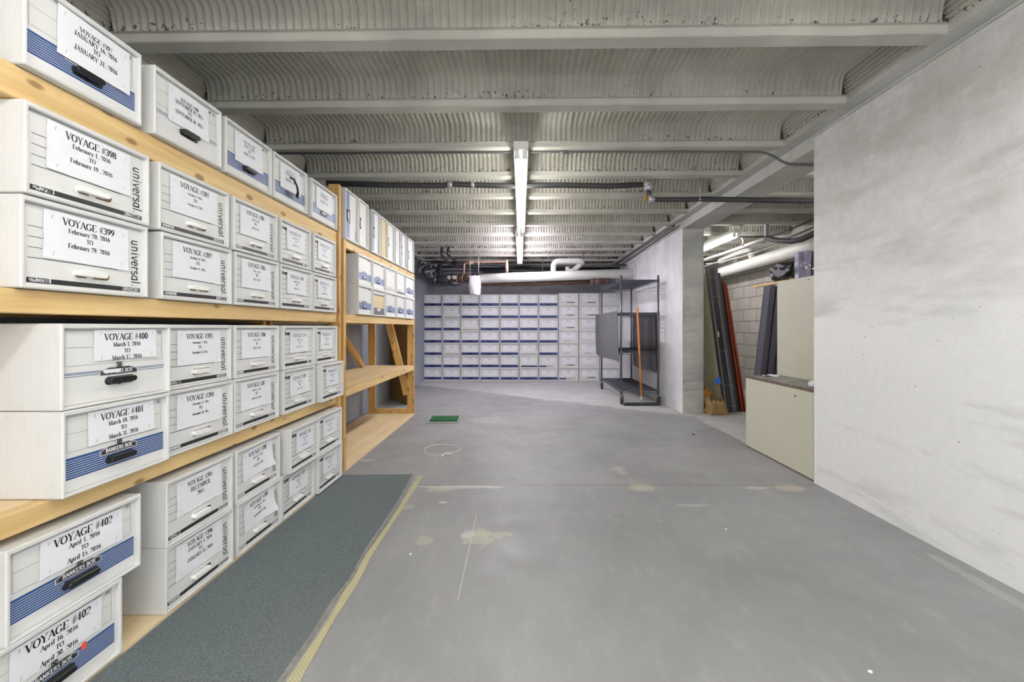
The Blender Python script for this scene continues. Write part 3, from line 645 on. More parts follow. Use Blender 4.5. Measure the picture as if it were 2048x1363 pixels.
XF = -1.330
FD = -XF*856
def y_of(px): return FD/(1042-px)
def y_cap(px): return min(y_of(px), 3.130) if px < 690 else y_of(px)
def shelf_mtx(ya, yb, z, dx=0, rz=0):
    sx = (yb-ya)/BW
    return Matrix.Translation((XF+dx, (ya+yb)/2, z)) @ Matrix.Rotation(math.pi/2+math.radians(rz), 4, 'Z') @ Matrix.Scale(sx, 4, (1, 0, 0))
def std(title, *ls, big=.0205): return [(title, big, .033)]+[(l, .0135, .0215) for l in ls]
def low(title, *ls, big=.0205, sm=.0095): return [(title, big, .033)]+[(l, sm if l != 'TO' else .0125, .0205) for l in ls]
G1 = 'file boxes on the near wooden shelf unit'
bay1 = [
 # voyage, pixel left, pixel right, base z, panel, handle, text, position words, dx
 ('#397', 44, 283, 1.795, 'bank', 'black', [('VOYAGE #397', .0145, .040), ('JANUARY 16, 2016', .0145, .020), ('TO', .0145, .020), ('JANUARY 31, 2016', .0145, .022)], 'nearest on the top shelf, January dates, blue stripes', 0),
 ('#390', 308, 442, 1.795, 'bank_line', 'black', [('VOYAGE #390', .0135, .040), ('SEPTEMBER 19, 2015', .0135, .018), ('TO', .0135, .018), ('SEPTEMBER 30, 2015', .0135, .020)], 'second on the top shelf, thin blue line', 0),
 ('#383', 452, 545, 1.795, 'bank', 'black', [('VOYAGE #383', .0125, .035), ('JUNE 1, 2015', .0125, .018), ('TO', .0125, .018), ('JUNE 15, 2015', .0125, .018)], 'third on the top shelf, blue stripes', 0),
 ('#376', 549, 615, 1.795, 'bank', 'loose', [('VOYAGE #376', .0115, .035), ('FEBRUARY 1, 2015', .0115, .017), ('TO', .0115, .017), ('FEBRUARY 14, 2015', .0115, .018)], 'fourth on the top shelf, black strap hanging out', 0),
 ('#369', 623, 675, 1.795, 'bank_pale', 'small_black', [('VOYAGE #369', .0115, .035), ('OCTOBER 10, 2014', .0115, .017), ('TO', .0115, .017), ('OCTOBER 31, 2014', .0115, .018)], 'last on the top shelf, beside the post', 0),
 ('#398', 45, 299, 1.452, 'univ', 'white', std('VOYAGE #398', 'February 1, 2016', 'TO', 'February 19 , 2016'), 'February dates, upper left of the second shelf', 0),
 ('#399', 40, 295, 1.197, 'univ', 'white', std('VOYAGE #399', 'February 20, 2016', 'TO', 'February 29, 2016'), 'February dates, under the #398 box', 0),
 ('#391', 318, 459, 1.452, 'univ', 'white', low('VOYAGE #391', 'October 1, 2015', 'TO', 'October 13, 2015'), 'second column, upper box of the second shelf', 0),
 ('#392', 323, 463, 1.197, 'univ', 'white', low('VOYAGE #392', 'October 14, 2015', 'TO', 'October 31, 2015'), 'under the #391 box', 0),
 ('#384', 468, 555, 1.452, 'univ', 'white', low('VOYAGE #384', 'JUNE 16, 2015', 'TO', 'JUNE 30, 2015', sm=.0085), 'third column, upper box of the second shelf', 0),
 ('#385', 471, 557, 1.197, 'univ', 'white', low('VOYAGE #385', 'JULY 1, 2015', 'TO', 'JULY 15, 2015', sm=.0085), 'under the #384 box', 0),
 ('#377', 562, 623, 1.452, 'univ2', 'white', low('VOYAGE #377', 'FEBRUARY 15, 2015', 'TO', 'FEBRUARY 28, 2015', sm=.008), 'fourth column, upper box of the second shelf', 0),
 ('#378', 562, 625, 1.197, 'univ2', 'white', low('VOYAGE #378', 'MARCH 1, 2015', 'TO', 'MARCH 13, 2015', sm=.008), 'under the #377 box', 0),
 ('#370', 628, 672, 1.452, 'univ2r', 'white', low('VOYAGE #370', 'NOVEMBER 1, 2014', 'TO', 'NOVEMBER 14, 2014', sm=.008), 'upper box by the post on the second shelf', 0),
 ('#371', 628, 673, 1.197, 'univ2r', 'white', low('VOYAGE #371', 'NOVEMBER 15, 2014', 'TO', 'NOVEMBER 30, 2014', sm=.008), 'red pen marks, under the #370 box', 0),
 ('#400', 106, 329, .852, 'bank_torn', 'black', std('VOYAGE #400', 'March 1, 2016', 'TO', 'March 17, 2016'), 'March 1 to 17, torn black emblem, third shelf', .02),
 ('#401', 108, 328, .600, 'bank', 'black', std('VOYAGE #401', 'March 18, 2016', 'TO', 'March 31, 2016'), 'March 18 to 31, blue stripes, third shelf', .02),
 ('#393', 334, 464, .852, 'univ', 'white', low('VOYAGE #393', 'November 1, 2015', 'TO', 'November 11, 2015'), 'beside the #400 box on the third shelf', 0),
 ('#394', 332, 466, .600, 'univ', 'white', low('VOYAGE #394', 'November 12, 2015', 'TO', 'November 30, 2015'), 'beside the #401 box on the third shelf', 0),
 ('#386', 470, 559, .852, 'univ', 'white', low('VOYAGE #386', 'JULY 16, 2015', 'TO', 'JULY 31, 2015', sm=.0085), 'third column, upper box of the third shelf', 0),
 ('#387', 469, 559, .600, 'univ', 'white', low('VOYAGE #387', 'AUGUST 1, 2015', 'TO', 'AUGUST 14, 2015', sm=.0085), 'under the #386 box', 0),
 ('#379', 567, 631, .852, 'univ2', 'white', low('VOYAGE #379', 'MARCH 14, 2015', 'TO', 'MARCH 31, 2015', sm=.008), 'fourth column, upper box of the third shelf', 0),
 ('#380', 567, 631, .600, 'univ2', 'white', low('VOYAGE #380', 'APRIL 1, 2015', 'TO', 'APRIL 14, 2015', sm=.008), 'under the #379 box, label slipping', 0),
 ('#372', 633, 674, .852, 'univ2', 'white', low('VOYAGE #372', 'DECEMBER 1, 2014', 'TO', 'DECEMBER 14, 2014', sm=.008), 'upper box by the post on the third shelf', 0),
 ('#373', 635, 681, .600, 'univ2', 'white', low('VOYAGE #373', 'DECEMBER 15, 2014', 'TO', 'DECEMBER 31, 2014', sm=.008), 'jutting past the post, under the #372 box', .03),
 ('#402', 10, 281, .262, 'bank', 'black', std('VOYAGE #402', 'April 1, 2016', 'TO', 'April 15, 2016', big=.0225), 'April 1 to 15, upper of two', 0),
 ('#402 ', -60, 243, .012, 'bank_dot', 'black', std('VOYAGE #402', 'April 16, 2016', 'TO', 'April 30, 2016', big=.0225), 'April 16 to 30, red dot', 0),
 ('#395', 331, 466, .262, 'univ', 'white', [('VOYAGE #395', .0185, .036), ('DECEMBER', .0175, .026), ('2015', .0165, .025)], 'December 2015, upper box of the bottom shelf', .0),
 ('#396', 332, 467, .012, 'univ', 'white', [('VOYAGE #396', .0185, .030), ('JANUARY 1, 2016', .014, .022), ('TO', .013, .02), ('JANUARY 15, 2016', .014, .021)], 'January 1 to 15, under the #395 box', .0),
 ('#388', 473, 561, .262, 'univ', 'white', low('VOYAGE #388', 'AUGUST 15, 2015', 'TO', 'AUGUST 31, 2015', sm=.009), 'third column, upper box of the bottom shelf, curling label', 0),
 ('#389', 475, 563, .012, 'univ', 'white', low('VOYAGE #389', 'SEPTEMBER 1, 2015', 'TO', 'SEPTEMBER 18, 2015', sm=.009), 'under the #388 box, label peeling at its corner', 0),
 ('#381', 571, 631, .262, 'univ2', 'white', low('VOYAGE #381', 'APRIL 15, 2015', 'TO', 'APRIL 30, 2015', sm=.008), 'fourth column, upper box of the bottom shelf', .03),
 ('#382', 565, 630, .012, 'univ2', 'white', low('VOYAGE #382', 'MAY 1, 2015', 'TO', 'MAY 31, 2015', sm=.008), 'under the #381 box', 0),
 ('#374', 632, 681, .262, 'univ2', 'white', low('VOYAGE #374', 'JANUARY 1, 2015', 'TO', 'JANUARY 15, 2015', sm=.008), 'upper box by the post on the bottom shelf', .02),
 ('#375', 631, 681, .012, 'univ2', 'white', low('VOYAGE #375', 'JANUARY 16, 2015', 'TO', 'JANUARY 31, 2015', sm=.008), 'under the #374 box by the post', .02),
]
for i, (v, pa, pb, z, pn, hd, ln, where, dx) in enumerate(bay1):
    h = BW/2; u = pn.startswith('univ')
    if pn == 'univ': x0, x1, z0, z1 = -h+.062, -h+.318, .088, .226
    elif pn.startswith('univ2'): x0, x1, z0, z1 = -h+.085, -h+.31, .092, .215
    elif pn == 'bank_torn': x0, x1, z0, z1 = -h+.105, -h+.33, .135, .232
    elif v == '#397': x0, x1, z0, z1 = -h+.10, -h+.345, .088, .262-.02
    elif z > 1.7: x0, x1, z0, z1 = -h+.08, -h+.31, .085, .225
    elif v == '#401': x0, x1, z0, z1 = -h+.085, -h+.325, .128, .232
    else: x0, x1, z0, z1 = -h+.085, -h+.325, .125, .228
    if v in ('#402',): z0 = .122
    z1 = min(z1, BH-.018)
    r = random.Random(i*7+1)
    curl = {'#388': .03, '#389': .04, '#380': .02, '#402 ': .0}.get(v, .004)
    tilt = math.radians(r.uniform(-1.2, 1.2)) + {'#388': .06, '#389': .07, '#401': .03, '#380': .04, '#395': .03}.get(v, 0)
    pm = paper_mesh(v, x0, x1, z0, z1, ln, i, curl, ink=0 if pb > 600 or z > 1.7 and pa > 400 else 1, tilt=tilt)
    file_box(shelf_mtx(y_of(pa), y_cap(pb), z, dx+r.uniform(0, .004), r.uniform(-.5, .5)), pn, hd, pm,
             'white file box labelled VOYAGE %s, %s' % (v.strip(), where), G1)

# far shelf unit: upright boxes on top, two rows below
G2 = 'file boxes standing on end on the far shelf unit'
up = [(691, 718, 'bay2', 'small_black', 'first from the post, blue band upright'), (718, 737, 'bay2_white', 'small_black', 'second from the post, blank front'),
      (745, 761, 'bay2', 'small_black', 'after the gap, blue band upright'), (762, 775, 'bay2_tan', None, 'with the tan front'),
      (776, 790, 'bay2_white', 'small_black', 'just past the tan one'), (791, 801, 'bay2_white', 'small_black', 'sixth from the post, blank front'),
      (802, 814, 'bay2', 'small_black', 'seventh from the post, blue band upright'), (816, 828, 'bay2_white', 'small_black', 'farthest, at the open end')]
flip = Matrix(((0, 0, 1, 0), (0, 1, 0, 0), (-1, 0, 0, 0), (0, 0, 0, 1)))
for i, (pa, pb, pn, hd, where) in enumerate(up):
    ya, yb = y_of(pa), y_of(pb); sc = (yb-ya-.008)/BH
    mt = Matrix.Translation((XF+.003*(i % 2), (ya+yb)/2, 1.768+BW/2)) @ Matrix.Rotation(math.pi/2, 4, 'Z') @ flip @ Matrix.Scale(sc, 4, (0, 0, 1)) @ Matrix.Translation((0, 0, -BH/2))
    file_box(mt, pn, hd, None, 'white file box on end, far shelf top, '+where, G2, False)
G3 = 'file boxes two high on the far shelf unit'
cols2 = [(717, 746), (747, 771.5), (772.5, 793), (794, 811), (812, 829)]
kinds = [('bay2', 'bay2', 'bay2_lines', 'bay2_bar', 'bay2'), ('bay2', 'bay2_black', 'bay2', 'bay2', 'bay2')]
ordn = ['first', 'second', 'third', 'fourth', 'fifth', 'sixth', 'seventh', 'eighth', 'ninth', 'tenth']
for r_ in range(2):
    for c_, (pa, pb) in enumerate(cols2):
        pn = kinds[r_][c_]
        look = {'bay2': 'pale blue band', 'bay2_lines': 'grey printed lines and no band', 'bay2_bar': 'thin black bar', 'bay2_black': 'tan and dark grey front'}[pn]
        file_box(shelf_mtx(y_of(pa), y_of(pb), 1.451 if r_ == 0 else 1.20), pn, 'small_white' if pn in ('bay2_lines', 'bay2_bar', 'bay2_black') else 'small_black', None,
                 'white file box, %s, far shelf, %s row, %s from post' % (look, 'upper' if r_ == 0 else 'lower', ordn[c_]), G3, False)

# wall of boxes at the back
G4 = 'file boxes stacked against the back wall'
GRID = ['BBBBBBBddU', 'BgBBBBBddU', 'BBgBBBBdtU', 'BBBBBBBetU', 'BgBBBgBeeU', 'BBBBBDHdtU', 'BBBBBBBHdU']
KN = {'B': ('blue', 'back', 'deep blue band'), 'g': ('greyprint', None, 'faded grey print'), 'd': ('dash', None, 'short black bar'), 'e': ('dash2', None, 'faint short dash'),
      't': ('thin', None, 'thin dark line'), 'U': ('bay2_white', None, 'grey printed lines'), 'D': ('darkblue', None, 'dark blue and black band'), 'H': ('halfblue', None, 'half a blue band')}
rows_w = ['top row', 'second row down', 'third row down', 'middle row', 'third row up', 'second row up', 'bottom row']
edges = [845, 884, 921, 959, 999.5, 1038, 1077, 1116.5, 1157, 1199, 1240]
YB = 8.80
pcache = {}
for r_ in range(7):
    for c_ in range(10):
        pn, hd, look = KN[GRID[r_][c_]]
        rr = random.Random(r_*31+c_)
        xa, xb = [(e-1042)*YB/856 for e in edges[c_:c_+2]]
        hgt = 1.775/7
        if (c_ >= 7): hgt = 1.80/7
        sx, sz = (xb-xa-.012)/BW, (hgt-.002)/BH
        pk = (r_*10+c_) % 6
        if pk not in pcache:
            pcache[pk] = paper_mesh('b', -.135+pk*.002, .135, .085, .222, [('VOYAGE', .017, .040), ('TO', .009, .03)], pk+90, .003, ink=0, tilt=(pk-2.5)*.008)
        mt = Matrix.Translation(((xa+xb)/2, YB-.016*(xa+xb)/2+rr.uniform(-.012, .012), (6-r_)*hgt+.001)) @ Matrix.Rotation(math.radians(rr.uniform(-.7, .7)), 4, 'Z') @ Matrix.Diagonal((sx, 1, sz, 1))
        file_box(mt, pn, hd, pcache[pk], 'white file box, %s, back stack, %s, %s column' % (look, rows_w[r_], ordn[c_]), G4, False)

# ------------------------------------------------------------------ wooden shelf units
def shelf_unit(label, y0, y1, levels, posts, mat_top, braces=(), ztop=2.15):
    t = thing('shelf_unit', label, 'shelf', 'wooden shelf units', at(XF-.3, (y0+y1)/2, 0))
    o = Vector((XF-.3, (y0+y1)/2, 0)); T = Matrix.Translation(-o)
    for z, bh in levels:
        if z > .1:
            m = MB(); m.box(XF-.06, XF-.022, y0, y1, z-bh-.002, z-.002, T); part('front_beam', m, 'wood_y', t, bevel=.003)
            m = MB(); m.box(-1.955, -1.917, y0, y1, z-bh-.002, z-.014, T); part('rear_beam', m, 'wood_y', t)
            n = max(3, int((y1-y0)/.42))
            for i in range(n+1):
                m = MB(); y = y0+.02+(y1-y0-.08)*i/n; m.box(-1.916, XF-.061, y, y+.036, z-bh+.006, z-.016, T); part('cross_slat', m, 'wood_x', t)
        m = MB(); zz = z-.002 if z > .1 else z-.0005
        m.box(-1.955, XF-.0605, y0, y1, zz-.012, zz, T) if z > .1 else m.box(-1.93, XF-.004, y0+.0, y1, .0005, zz, T)
        part('shelf_board', m, mat_top, t)
    for (ya, yb, xa, xb, zt) in posts:
        m = MB(); m.box(xa, xb, ya, yb, 0.0, zt, T); part('post', m, 'wood_z', t, bevel=.003)
    for a, b, wd in braces:
        a, b = Vector(a), Vector(b); m = MB(); d = b-a; L = d.length; d.normalize(); side = Vector((0, 1, 0)) if abs(d.y) < .2 else Vector((1, 0, 0))
        u = side; v = d.cross(u).normalized(); u = v.cross(d).normalized()
        Mx = Matrix.Translation(a) @ Matrix((u, v, d)).transposed().to_4x4()
        m.box(-.019, .019, -wd/2, wd/2, 0, L, T @ Mx); part('brace', m, 'wood_z', t)
    return t
shelf_unit('long pine shelf unit packed with white file boxes, nearest on the left', .25, 3.135,
           [(1.795, .089), (1.197, .066), (.600, .062), (.012, 0)],
           [(3.14, 3.178, -1.415, -1.335, 2.145), (3.14, 3.178, -1.975, -1.89, 2.145), (.21, .248, -1.415, -1.335, 2.145), (.21, .248, -1.975, -1.89, 2.145)], 'ply')
shelf_unit('half empty pine shelf unit farther along the left wall', 3.27, 5.395,
           [(1.768, .060), (1.20, .070), (.62, .062), (.012, 0)],
           [(3.225, 3.268, -1.43, -1.335, 1.765), (3.225, 3.268, -1.975, -1.89, 1.765), (5.40, 5.44, -1.437, -1.352, 1.765), (5.40, 5.44, -1.93, -1.84, 1.765)], 'ply',
           [((-1.885, 4.30, 1.15), (-1.885, 5.10, .635), .07), ((-1.80, 5.38, 1.70), (-1.43, 5.38, .25), .085), ((-1.9, 5.42, .03), (-1.40, 5.42, .03), .07)])

# ------------------------------------------------------------------ setting
SK = -.016
def sk(x, y): return y+SK*x
YN, YE = -1.5, 9.45
m = MB(); m.box(-2.3, 4.2, YN-.1, YE+.3, -.15, 0); struct('floor', m, 'floor')
m = MB(); m.box(-2.2, -2.0, YN, YE+.2, 0, 2.75); struct('wall_left', m, 'wall_blue')
m = MB(); P = [(-2.0, sk(-2, YE)), (4.0, sk(4, YE)), (4.0, sk(4, YE)+.2), (-2.0, sk(-2, YE)+.2)]
m.face([(P[0][0], P[0][1], 0), (P[1][0], P[1][1], 0), (P[1][0], P[1][1], 2.75), (P[0][0], P[0][1], 2.75)])
m.face([(P[2][0], P[2][1], 0), (P[3][0], P[3][1], 0), (P[3][0], P[3][1], 2.75), (P[2][0], P[2][1], 2.75)])
m.face([(P[0][0], P[0][1], 2.75), (P[1][0], P[1][1], 2.75), (P[2][0], P[2][1], 2.75), (P[3][0], P[3][1], 2.75)])
struct('wall_back', m, 'wall_grey')
# near right wall with a rough, chipped end
def rough_wall(name, y0, y1, end, zt, mats):
    m = MB(); m.box(2.06, 2.33, y0, y1, 0, zt, skip=(2 if end == 'near' else 4,))
    ye = y1 if end == 'far' else y0; sgn = -1 if end == 'far' else 1
    r = random.Random(3); n = 60; L = []
    for i in range(n+1):
        z = zt*i/n; j = (r.random()**3)*.018
        L.append((z, j))
    m.mat(1)
    rows = [[(2.06, ye, z), (2.06+j, ye+sgn*.0, z), (2.33-j, ye, z), (2.33, ye, z)] for z, j in L]
    m.grid([[(2.06+j*.0, ye-sgn*.0, z), (2.06+.02, ye-sgn*(.006-j), z), (2.31, ye-sgn*.006, z), (2.33, ye, z)] for z, j in L], False)
    return struct(name, m, mats, True)
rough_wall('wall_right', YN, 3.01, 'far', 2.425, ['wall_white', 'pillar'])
rough_wall('wall_pillar', 5.456, YE+.1, 'near', 2.36, ['wall_far', 'pillar'])
m = MB(); m.box(3.9, 4.1, YN, YE+.2, 0, 2.75); struct('wall_outer', m, 'block')
# header strip and girder along the right side
m = MB(); m.box(1.955, 2.345, YN, YE+.2, 2.44, 2.72); m.box(2.052, 2.338, 3.012, 5.454, 2.345, 2.439); m.box(2.052, 2.058, YN, 3.01, 2.425, 2.4395); m.box(2.045, 2.335, 5.454, YE, 2.361, 2.4395)
m.box(-2.0, -1.955, YN, YE+.2, 2.44, 2.72); struct('trim_1', m, 'girder')
# corrugated pan ceiling between concrete joists
HB, HD = 2.44, 2.595
JB = [2.088+.607*k for k in range(-5, 13)]
def ceiling(x0, x1):
    m = MB(); pitch = .038; amp = .0085
    nx = int((x1-x0)/pitch*6); xs = [x0+(x1-x0)*i/nx for i in range(nx+1)]
    for k, b in enumerate(JB):
        a = b-.098
        if k: 
            pb = JB[k-1]; s, e = pb+.012, a-.012
            prof = [(s, HB+.036), (s+.004, HB+.06), (s+.008, HB+.085)]
            R = .058
            for i in range(6):
                t = math.radians(180-90*i/5*1.0); prof.append((s+.010+R+R*math.cos(t), HD-R+R*math.sin(t)))
            prof.append(((s+e)/2, HD+.004))
            for i in range(6):
                t = math.radians(90-90*i/5); prof.append((e-.010-R+R*math.cos(t), HD-R+R*math.sin(t)))
            prof += [(e-.008, HB+.085), (e-.004, HB+.06), (e, HB+.036)]
            N = []
            for i, (y, z) in enumerate(prof):
                p, q = prof[max(i-1, 0)], prof[min(i+1, len(prof)-1)]; dy, dz = q[0]-p[0], q[1]-p[1]; L = math.hypot(dy, dz); N.append((dz/L, -dy/L))
            rows = []
            for i, (y, z) in enumerate(prof):
                row = []
                for x in xs:
                    seam = (x*1.1+k*.37) % 1.0
                    d = amp*(1.9*abs(math.sin(math.pi*x/pitch))-1) + .0022*noise.noise(Vector((x*9, y*12+k, z*12)))
                    if seam < .012: d -= .006
                    if i in (0, len(prof)-1): d = d*.8+.008*noise.noise(Vector((x*30, k*3.1, 0)))
                    row.append((x, sk(x, y+N[i][0]*d), z+N[i][1]*d))
                rows.append(row)
            m.mat(0).grid(rows)
            for xe, sg in ((x0, -1), (x1, 1)):
                R2 = []
                for i in range(25):
                    z = HB+.03+(HD-HB-.02)*i/24; xx = xe+sg*(.045*(1-i/24))+.004*math.sin(i*1.6)
                    R2.append([(xx, sk(xe, s-.012+(e-s+.024)*j/6), z) for j in range(7)])
                m.grid(R2)
            zl = HB+.036
            m.mat(1)
            m.face([(x0-.05, sk(x0, pb), zl), (x1+.05, sk(x1, pb), zl), (x1+.05, sk(x1, s+.006), zl), (x0-.05, sk(x0, s+.006), zl)])
            m.face([(x0-.05, sk(x0, e-.006), zl), (x1+.05, sk(x1, e-.006), zl), (x1+.05, sk(x1, a), zl), (x0-.05, sk(x0, a), zl)])
        m.mat(1); n = 120
        r0 = []
        for i in range(n+1):
            x = x0-.05+(x1-x0+.1)*i/n; w1 = .003*noise.noise(Vector((x*3, k, 1))); w2 = .003*noise.noise(Vector((x*3, k, 7)))
            r0.append([(x, sk(x, a+w1), HB+.037), (x, sk(x, a+w1+.003), HB+.004+w2), (x, sk(x, a+w1+.010), HB+w2), (x, sk(x, b-.010), HB+w1), (x, sk(x, b-.003), HB+.004), (x, sk(x, b), HB+.037)])
        m.grid([list(c) for c in zip(*r0)], False)
    m.mat(1); m.box(x0-.2, x1+.2, YN-.1, YE+.3, 2.66, 2.76)
    return m
struct('ceiling', ceiling(-1.91, 1.91), ['pan', 'joist'])
struct('ceiling_side_room', ceiling(2.38, 3.87), ['pan', 'joist'])

# door standing open beyond the far shelf unit
h0, h1 = Vector((-1.985, 6.57, 0)), Vector((-1.56, 6.05, 0))
d = (h1-h0); L = d.length; Md = Matrix.Translation(h0) @ Matrix.Rotation(math.atan2(d.y, d.x), 4, 'Z')
dr = tag(put('door_1', MB().box(0, L, -.04, 0, .01, 2.03).mesh('door_1', [M['door']]), None, Md), kind='structure')
mk = MB(); mk.tube([(L-.05, .01, .90), (L-.05, .045, .90)], .010, 10); mk.tube([(L-.05, .042, .90), (L-.05, .055, .90), (L-.05, .075, .90), (L-.05, .083, .90)], [.014, .028, .026, .010], 14)
part('door_knob', mk, 'brass', dr)

# ------------------------------------------------------------------ fluorescent fixtures
def fixture(x, y0, y1, mat, label, group='ceiling tube fixtures'):
    zc = CH+1.215; L = y1-y0
    t = thing('ceiling_light', label, 'ceiling light', group, at(x, y0, zc))
    m = MB(); m.prism([(-.052, .085), (.052, .085), (.052, .050), (.040, .030), (-.040, .030), (-.052, .050)], 0, L); part('housing', m, 'metal_w', t)
    for sx in (-.026, .026):
        m = MB(); m.tube([(sx, .055, 0), (sx, L-.055, 0)], .0128, 10); part('tube', m, mat, t)
    for yy in (.035, L-.055):
        m = MB()
        for sx in (-.026, .026): m.box(sx-.017, sx+.017, yy, yy+.018, -.018, .032)
        part('socket', m, 'metal_w', t)
    m = MB()
    for yy in (.3, L-.3): m.box(-.02, .02, yy, yy+.03, .085, .145)
    part('bracket', m, 'metal_g', t)
    return t
fixture(0, 2.985, 5.42, 'tube', 'nearer white twin tube fixture on the ceiling, warm white light')
fixture(-.02, 5.60, 8.04, 'tube_v', 'farther white twin tube fixture on the ceiling, cooler violet light')
fixture(2.85, 5.62, 8.06, 'tube_c', 'white twin tube fixture in the side room beyond the pillar')
fixture(3.25, 1.6, 4.0, 'tube_c', 'unseen twin tube fill light added in the side room behind the right wall')  # added lamp, hidden by the wall, to light the side room cabinets
fixture(-.45, -1.45, .98, 'tube', 'unseen twin tube fill light added behind the viewer, left')  # added out of view as fill for the near boxes and walls
fixture(.95, -1.45, .98, 'tube', 'unseen twin tube fill light added behind the viewer, right')  # second out-of-view lamp, added to brighten the near end

# ------------------------------------------------------------------ pipes
def bend(P, r=.06, n=5):
    P = [Vector(p) for p in P]; out = [P[0]]
    for i in range(1, len(P)-1):
        a, b, c = P[i-1], P[i], P[i+1]; u = (a-b); v = (c-b); rr = min(r, u.length*.45, v.length*.45); u.normalize(); v.normalize()
        for k in range(n+1):
            t = k/n; out.append((b+u*rr)*(1-t)**2+b*2*t*(1-t)+(b+v*rr)*t*t)
    out.append(P[-1]); return out
def single(name, mb, mats, label, cat, group=None):
    return tag(part(name, mb, mats, None), label, cat, group)
# black foam covered pipe
t = thing('insulated_pipe', 'black foam covered pipe running under the joists past the near light', 'pipe')
m = MB(); Y1 = 3.86; zz = CH+.283*Y1/.856*1.0
def pz(py, Y): return CH+(655-py)*Y/856
path = [(-1.75, Y1, pz(366, Y1)), (-1.2, Y1, pz(370, Y1)), (-.7, Y1, pz(371, Y1)), (-.65, Y1, pz(368, Y1)), (-.2, Y1, pz(371, Y1)), (.4, Y1, pz(370, Y1)), (.8, Y1, pz(372, Y1)), (1.11, Y1, pz(369, Y1))]
m.tube(path, .025, 12); m.tube(bend([(1.145, Y1, pz(375, Y1)), (1.16, Y1, pz(397, Y1))], .02), .024, 12)
m.tube([(1.17, Y1, pz(399, Y1)), (1.5, Y1, pz(399, Y1)), (1.6, Y1, pz(398, Y1))], .022, 12)
m.tube([(1.62, Y1, pz(398, Y1)), (2.2, Y1, pz(400, Y1)), (3.0, Y1, pz(403, Y1)), (3.89, Y1, pz(404, Y1))], .024, 12)
part('foam_sleeve', m, 'pipe_b', t)
m = MB(); m.tube(bend([(1.10, Y1, pz(369, Y1)), (1.15, Y1, pz(368, Y1)), (1.152, Y1, pz(381, Y1))], .03), .032, 12); m.tube([(-.66, Y1, pz(369, Y1)), (-.62, Y1, pz(369, Y1))], .028, 12); m.tube([(-.45, Y1, pz(370, Y1)), (-.42, Y1, pz(370, Y1))], .028, 12)
m.tube(bend([(1.157, Y1, pz(391, Y1)), (1.16, Y1, pz(400, Y1)), (1.20, Y1, pz(399, Y1))], .02), .030, 12); m.tube([(1.585, Y1, pz(398, Y1)), (1.63, Y1, pz(398, Y1))], .017, 12)
part('tape_wrap', m, 'tape_g', t, 'silvery grey tape')
m = MB(); m.tube([(1.61, Y1, pz(398, Y1)), (1.61, Y1, 2.445)], .005, 6); m.tube([(-.9, Y1, pz(370, Y1)), (-.9, Y1, 2.45)], .004, 6); part('hanger_rod', m, 'galv', t)
m = MB(); m.box(1.115, 1.135, Y1-.03, Y1+.01, pz(402, Y1), pz(392, Y1)); part('clip', m, 'brass', t, 'small yellow clip')
# thin conduit under the third joist
m = MB(); Yc = 3.27
m.tube(bend([(-1.9, Yc+.03, 2.432), (.33, Yc, 2.432), (1.88, Yc, 2.432), (2.03, Yc, 2.335), (2.3, Yc, 2.33), (3.89, Yc, 2.33)], .12), .009, 8)
m.tube([(.3, Yc, 2.432), (.36, Yc, 2.432)], .013, 8)
single('conduit', m, 'conduit', 'thin dark conduit under a joist bending down at the side opening', 'conduit')
# big white pipe
YP = 7.75
t = thing('white_pipe', 'thick white jacketed pipe crossing the room above the stacked boxes', 'pipe')
A, B = pt(958, 557, YP), pt(1267, 546, YP)
m = MB(); m.tube([A, (A+B)/2, B], .086, 20); part('jacket', m, 'pipe_w', t)
m = MB(); k1 = pt(1107, 548, YP); k2 = pt(1107, 522, YP); k3 = pt(1168, 521, YP); k4 = Vector((1.02, YP+.35, pz(533, YP))); k5 = Vector((.90, YP+.45, pz(536, YP))); k6 = Vector((.88, YP+.4, pz(528, YP)))
m.tube(bend([k1, k2, k3, k4], .12, 6), .050, 14); m.tube(bend([k4, k5, k6], .05, 4), .040, 12); part('branch_bend', m, 'pipe_w', t, 'thinner white branch pipe looping up and back')
m = MB(); m.tube([(2.035, YP, B.z), (2.058, YP, B.z)], .12, 16); part('wall_collar', m, 'metal_w', t)
# rusty valve run
t = thing('valve_assembly', 'rusty red and dark iron valves at the left end of the white pipe', 'valve')
z0 = pz(557, YP)
m = MB(); m.tube([(-1.55, YP, z0-.01), (-1.2, YP, z0-.01)], .075, 14); m.tube([(-1.60, YP, z0-.03), (-1.52, YP, z0-.03)], .10, 14); m.tube([(-1.45, YP, z0-.09), (-1.1, YP, z0-.09)], .04, 10)
m.tube([(-1.3, YP-.03, z0-.07), (-1.15, YP-.03, z0-.10)], .05, 8); part('valve_body', m, 'pipe_d', t, 'dark iron body')
m = MB()
for i, (xx, rr) in enumerate(((-1.18, .085), (-1.12, .07), (-1.08, .09), (-1.02, .072), (-.98, .088), (-.94, .075), (-.86, .078))):
    m.tube([(xx, YP, z0), (xx+.04, YP, z0)], rr, 14)
part('flange', m, 'rust', t, 'red brown flanges')
m = MB(); m.tube([(-1.28, YP-.10, z0+.01), (-1.28, YP-.13, z0+.01)], .035, 10); m.tube([(-1.19, YP-.09, z0+.01), (-1.19, YP-.14, z0+.01)], .04, 6); part('bolt', m, 'galv', t, 'bright bolt heads')
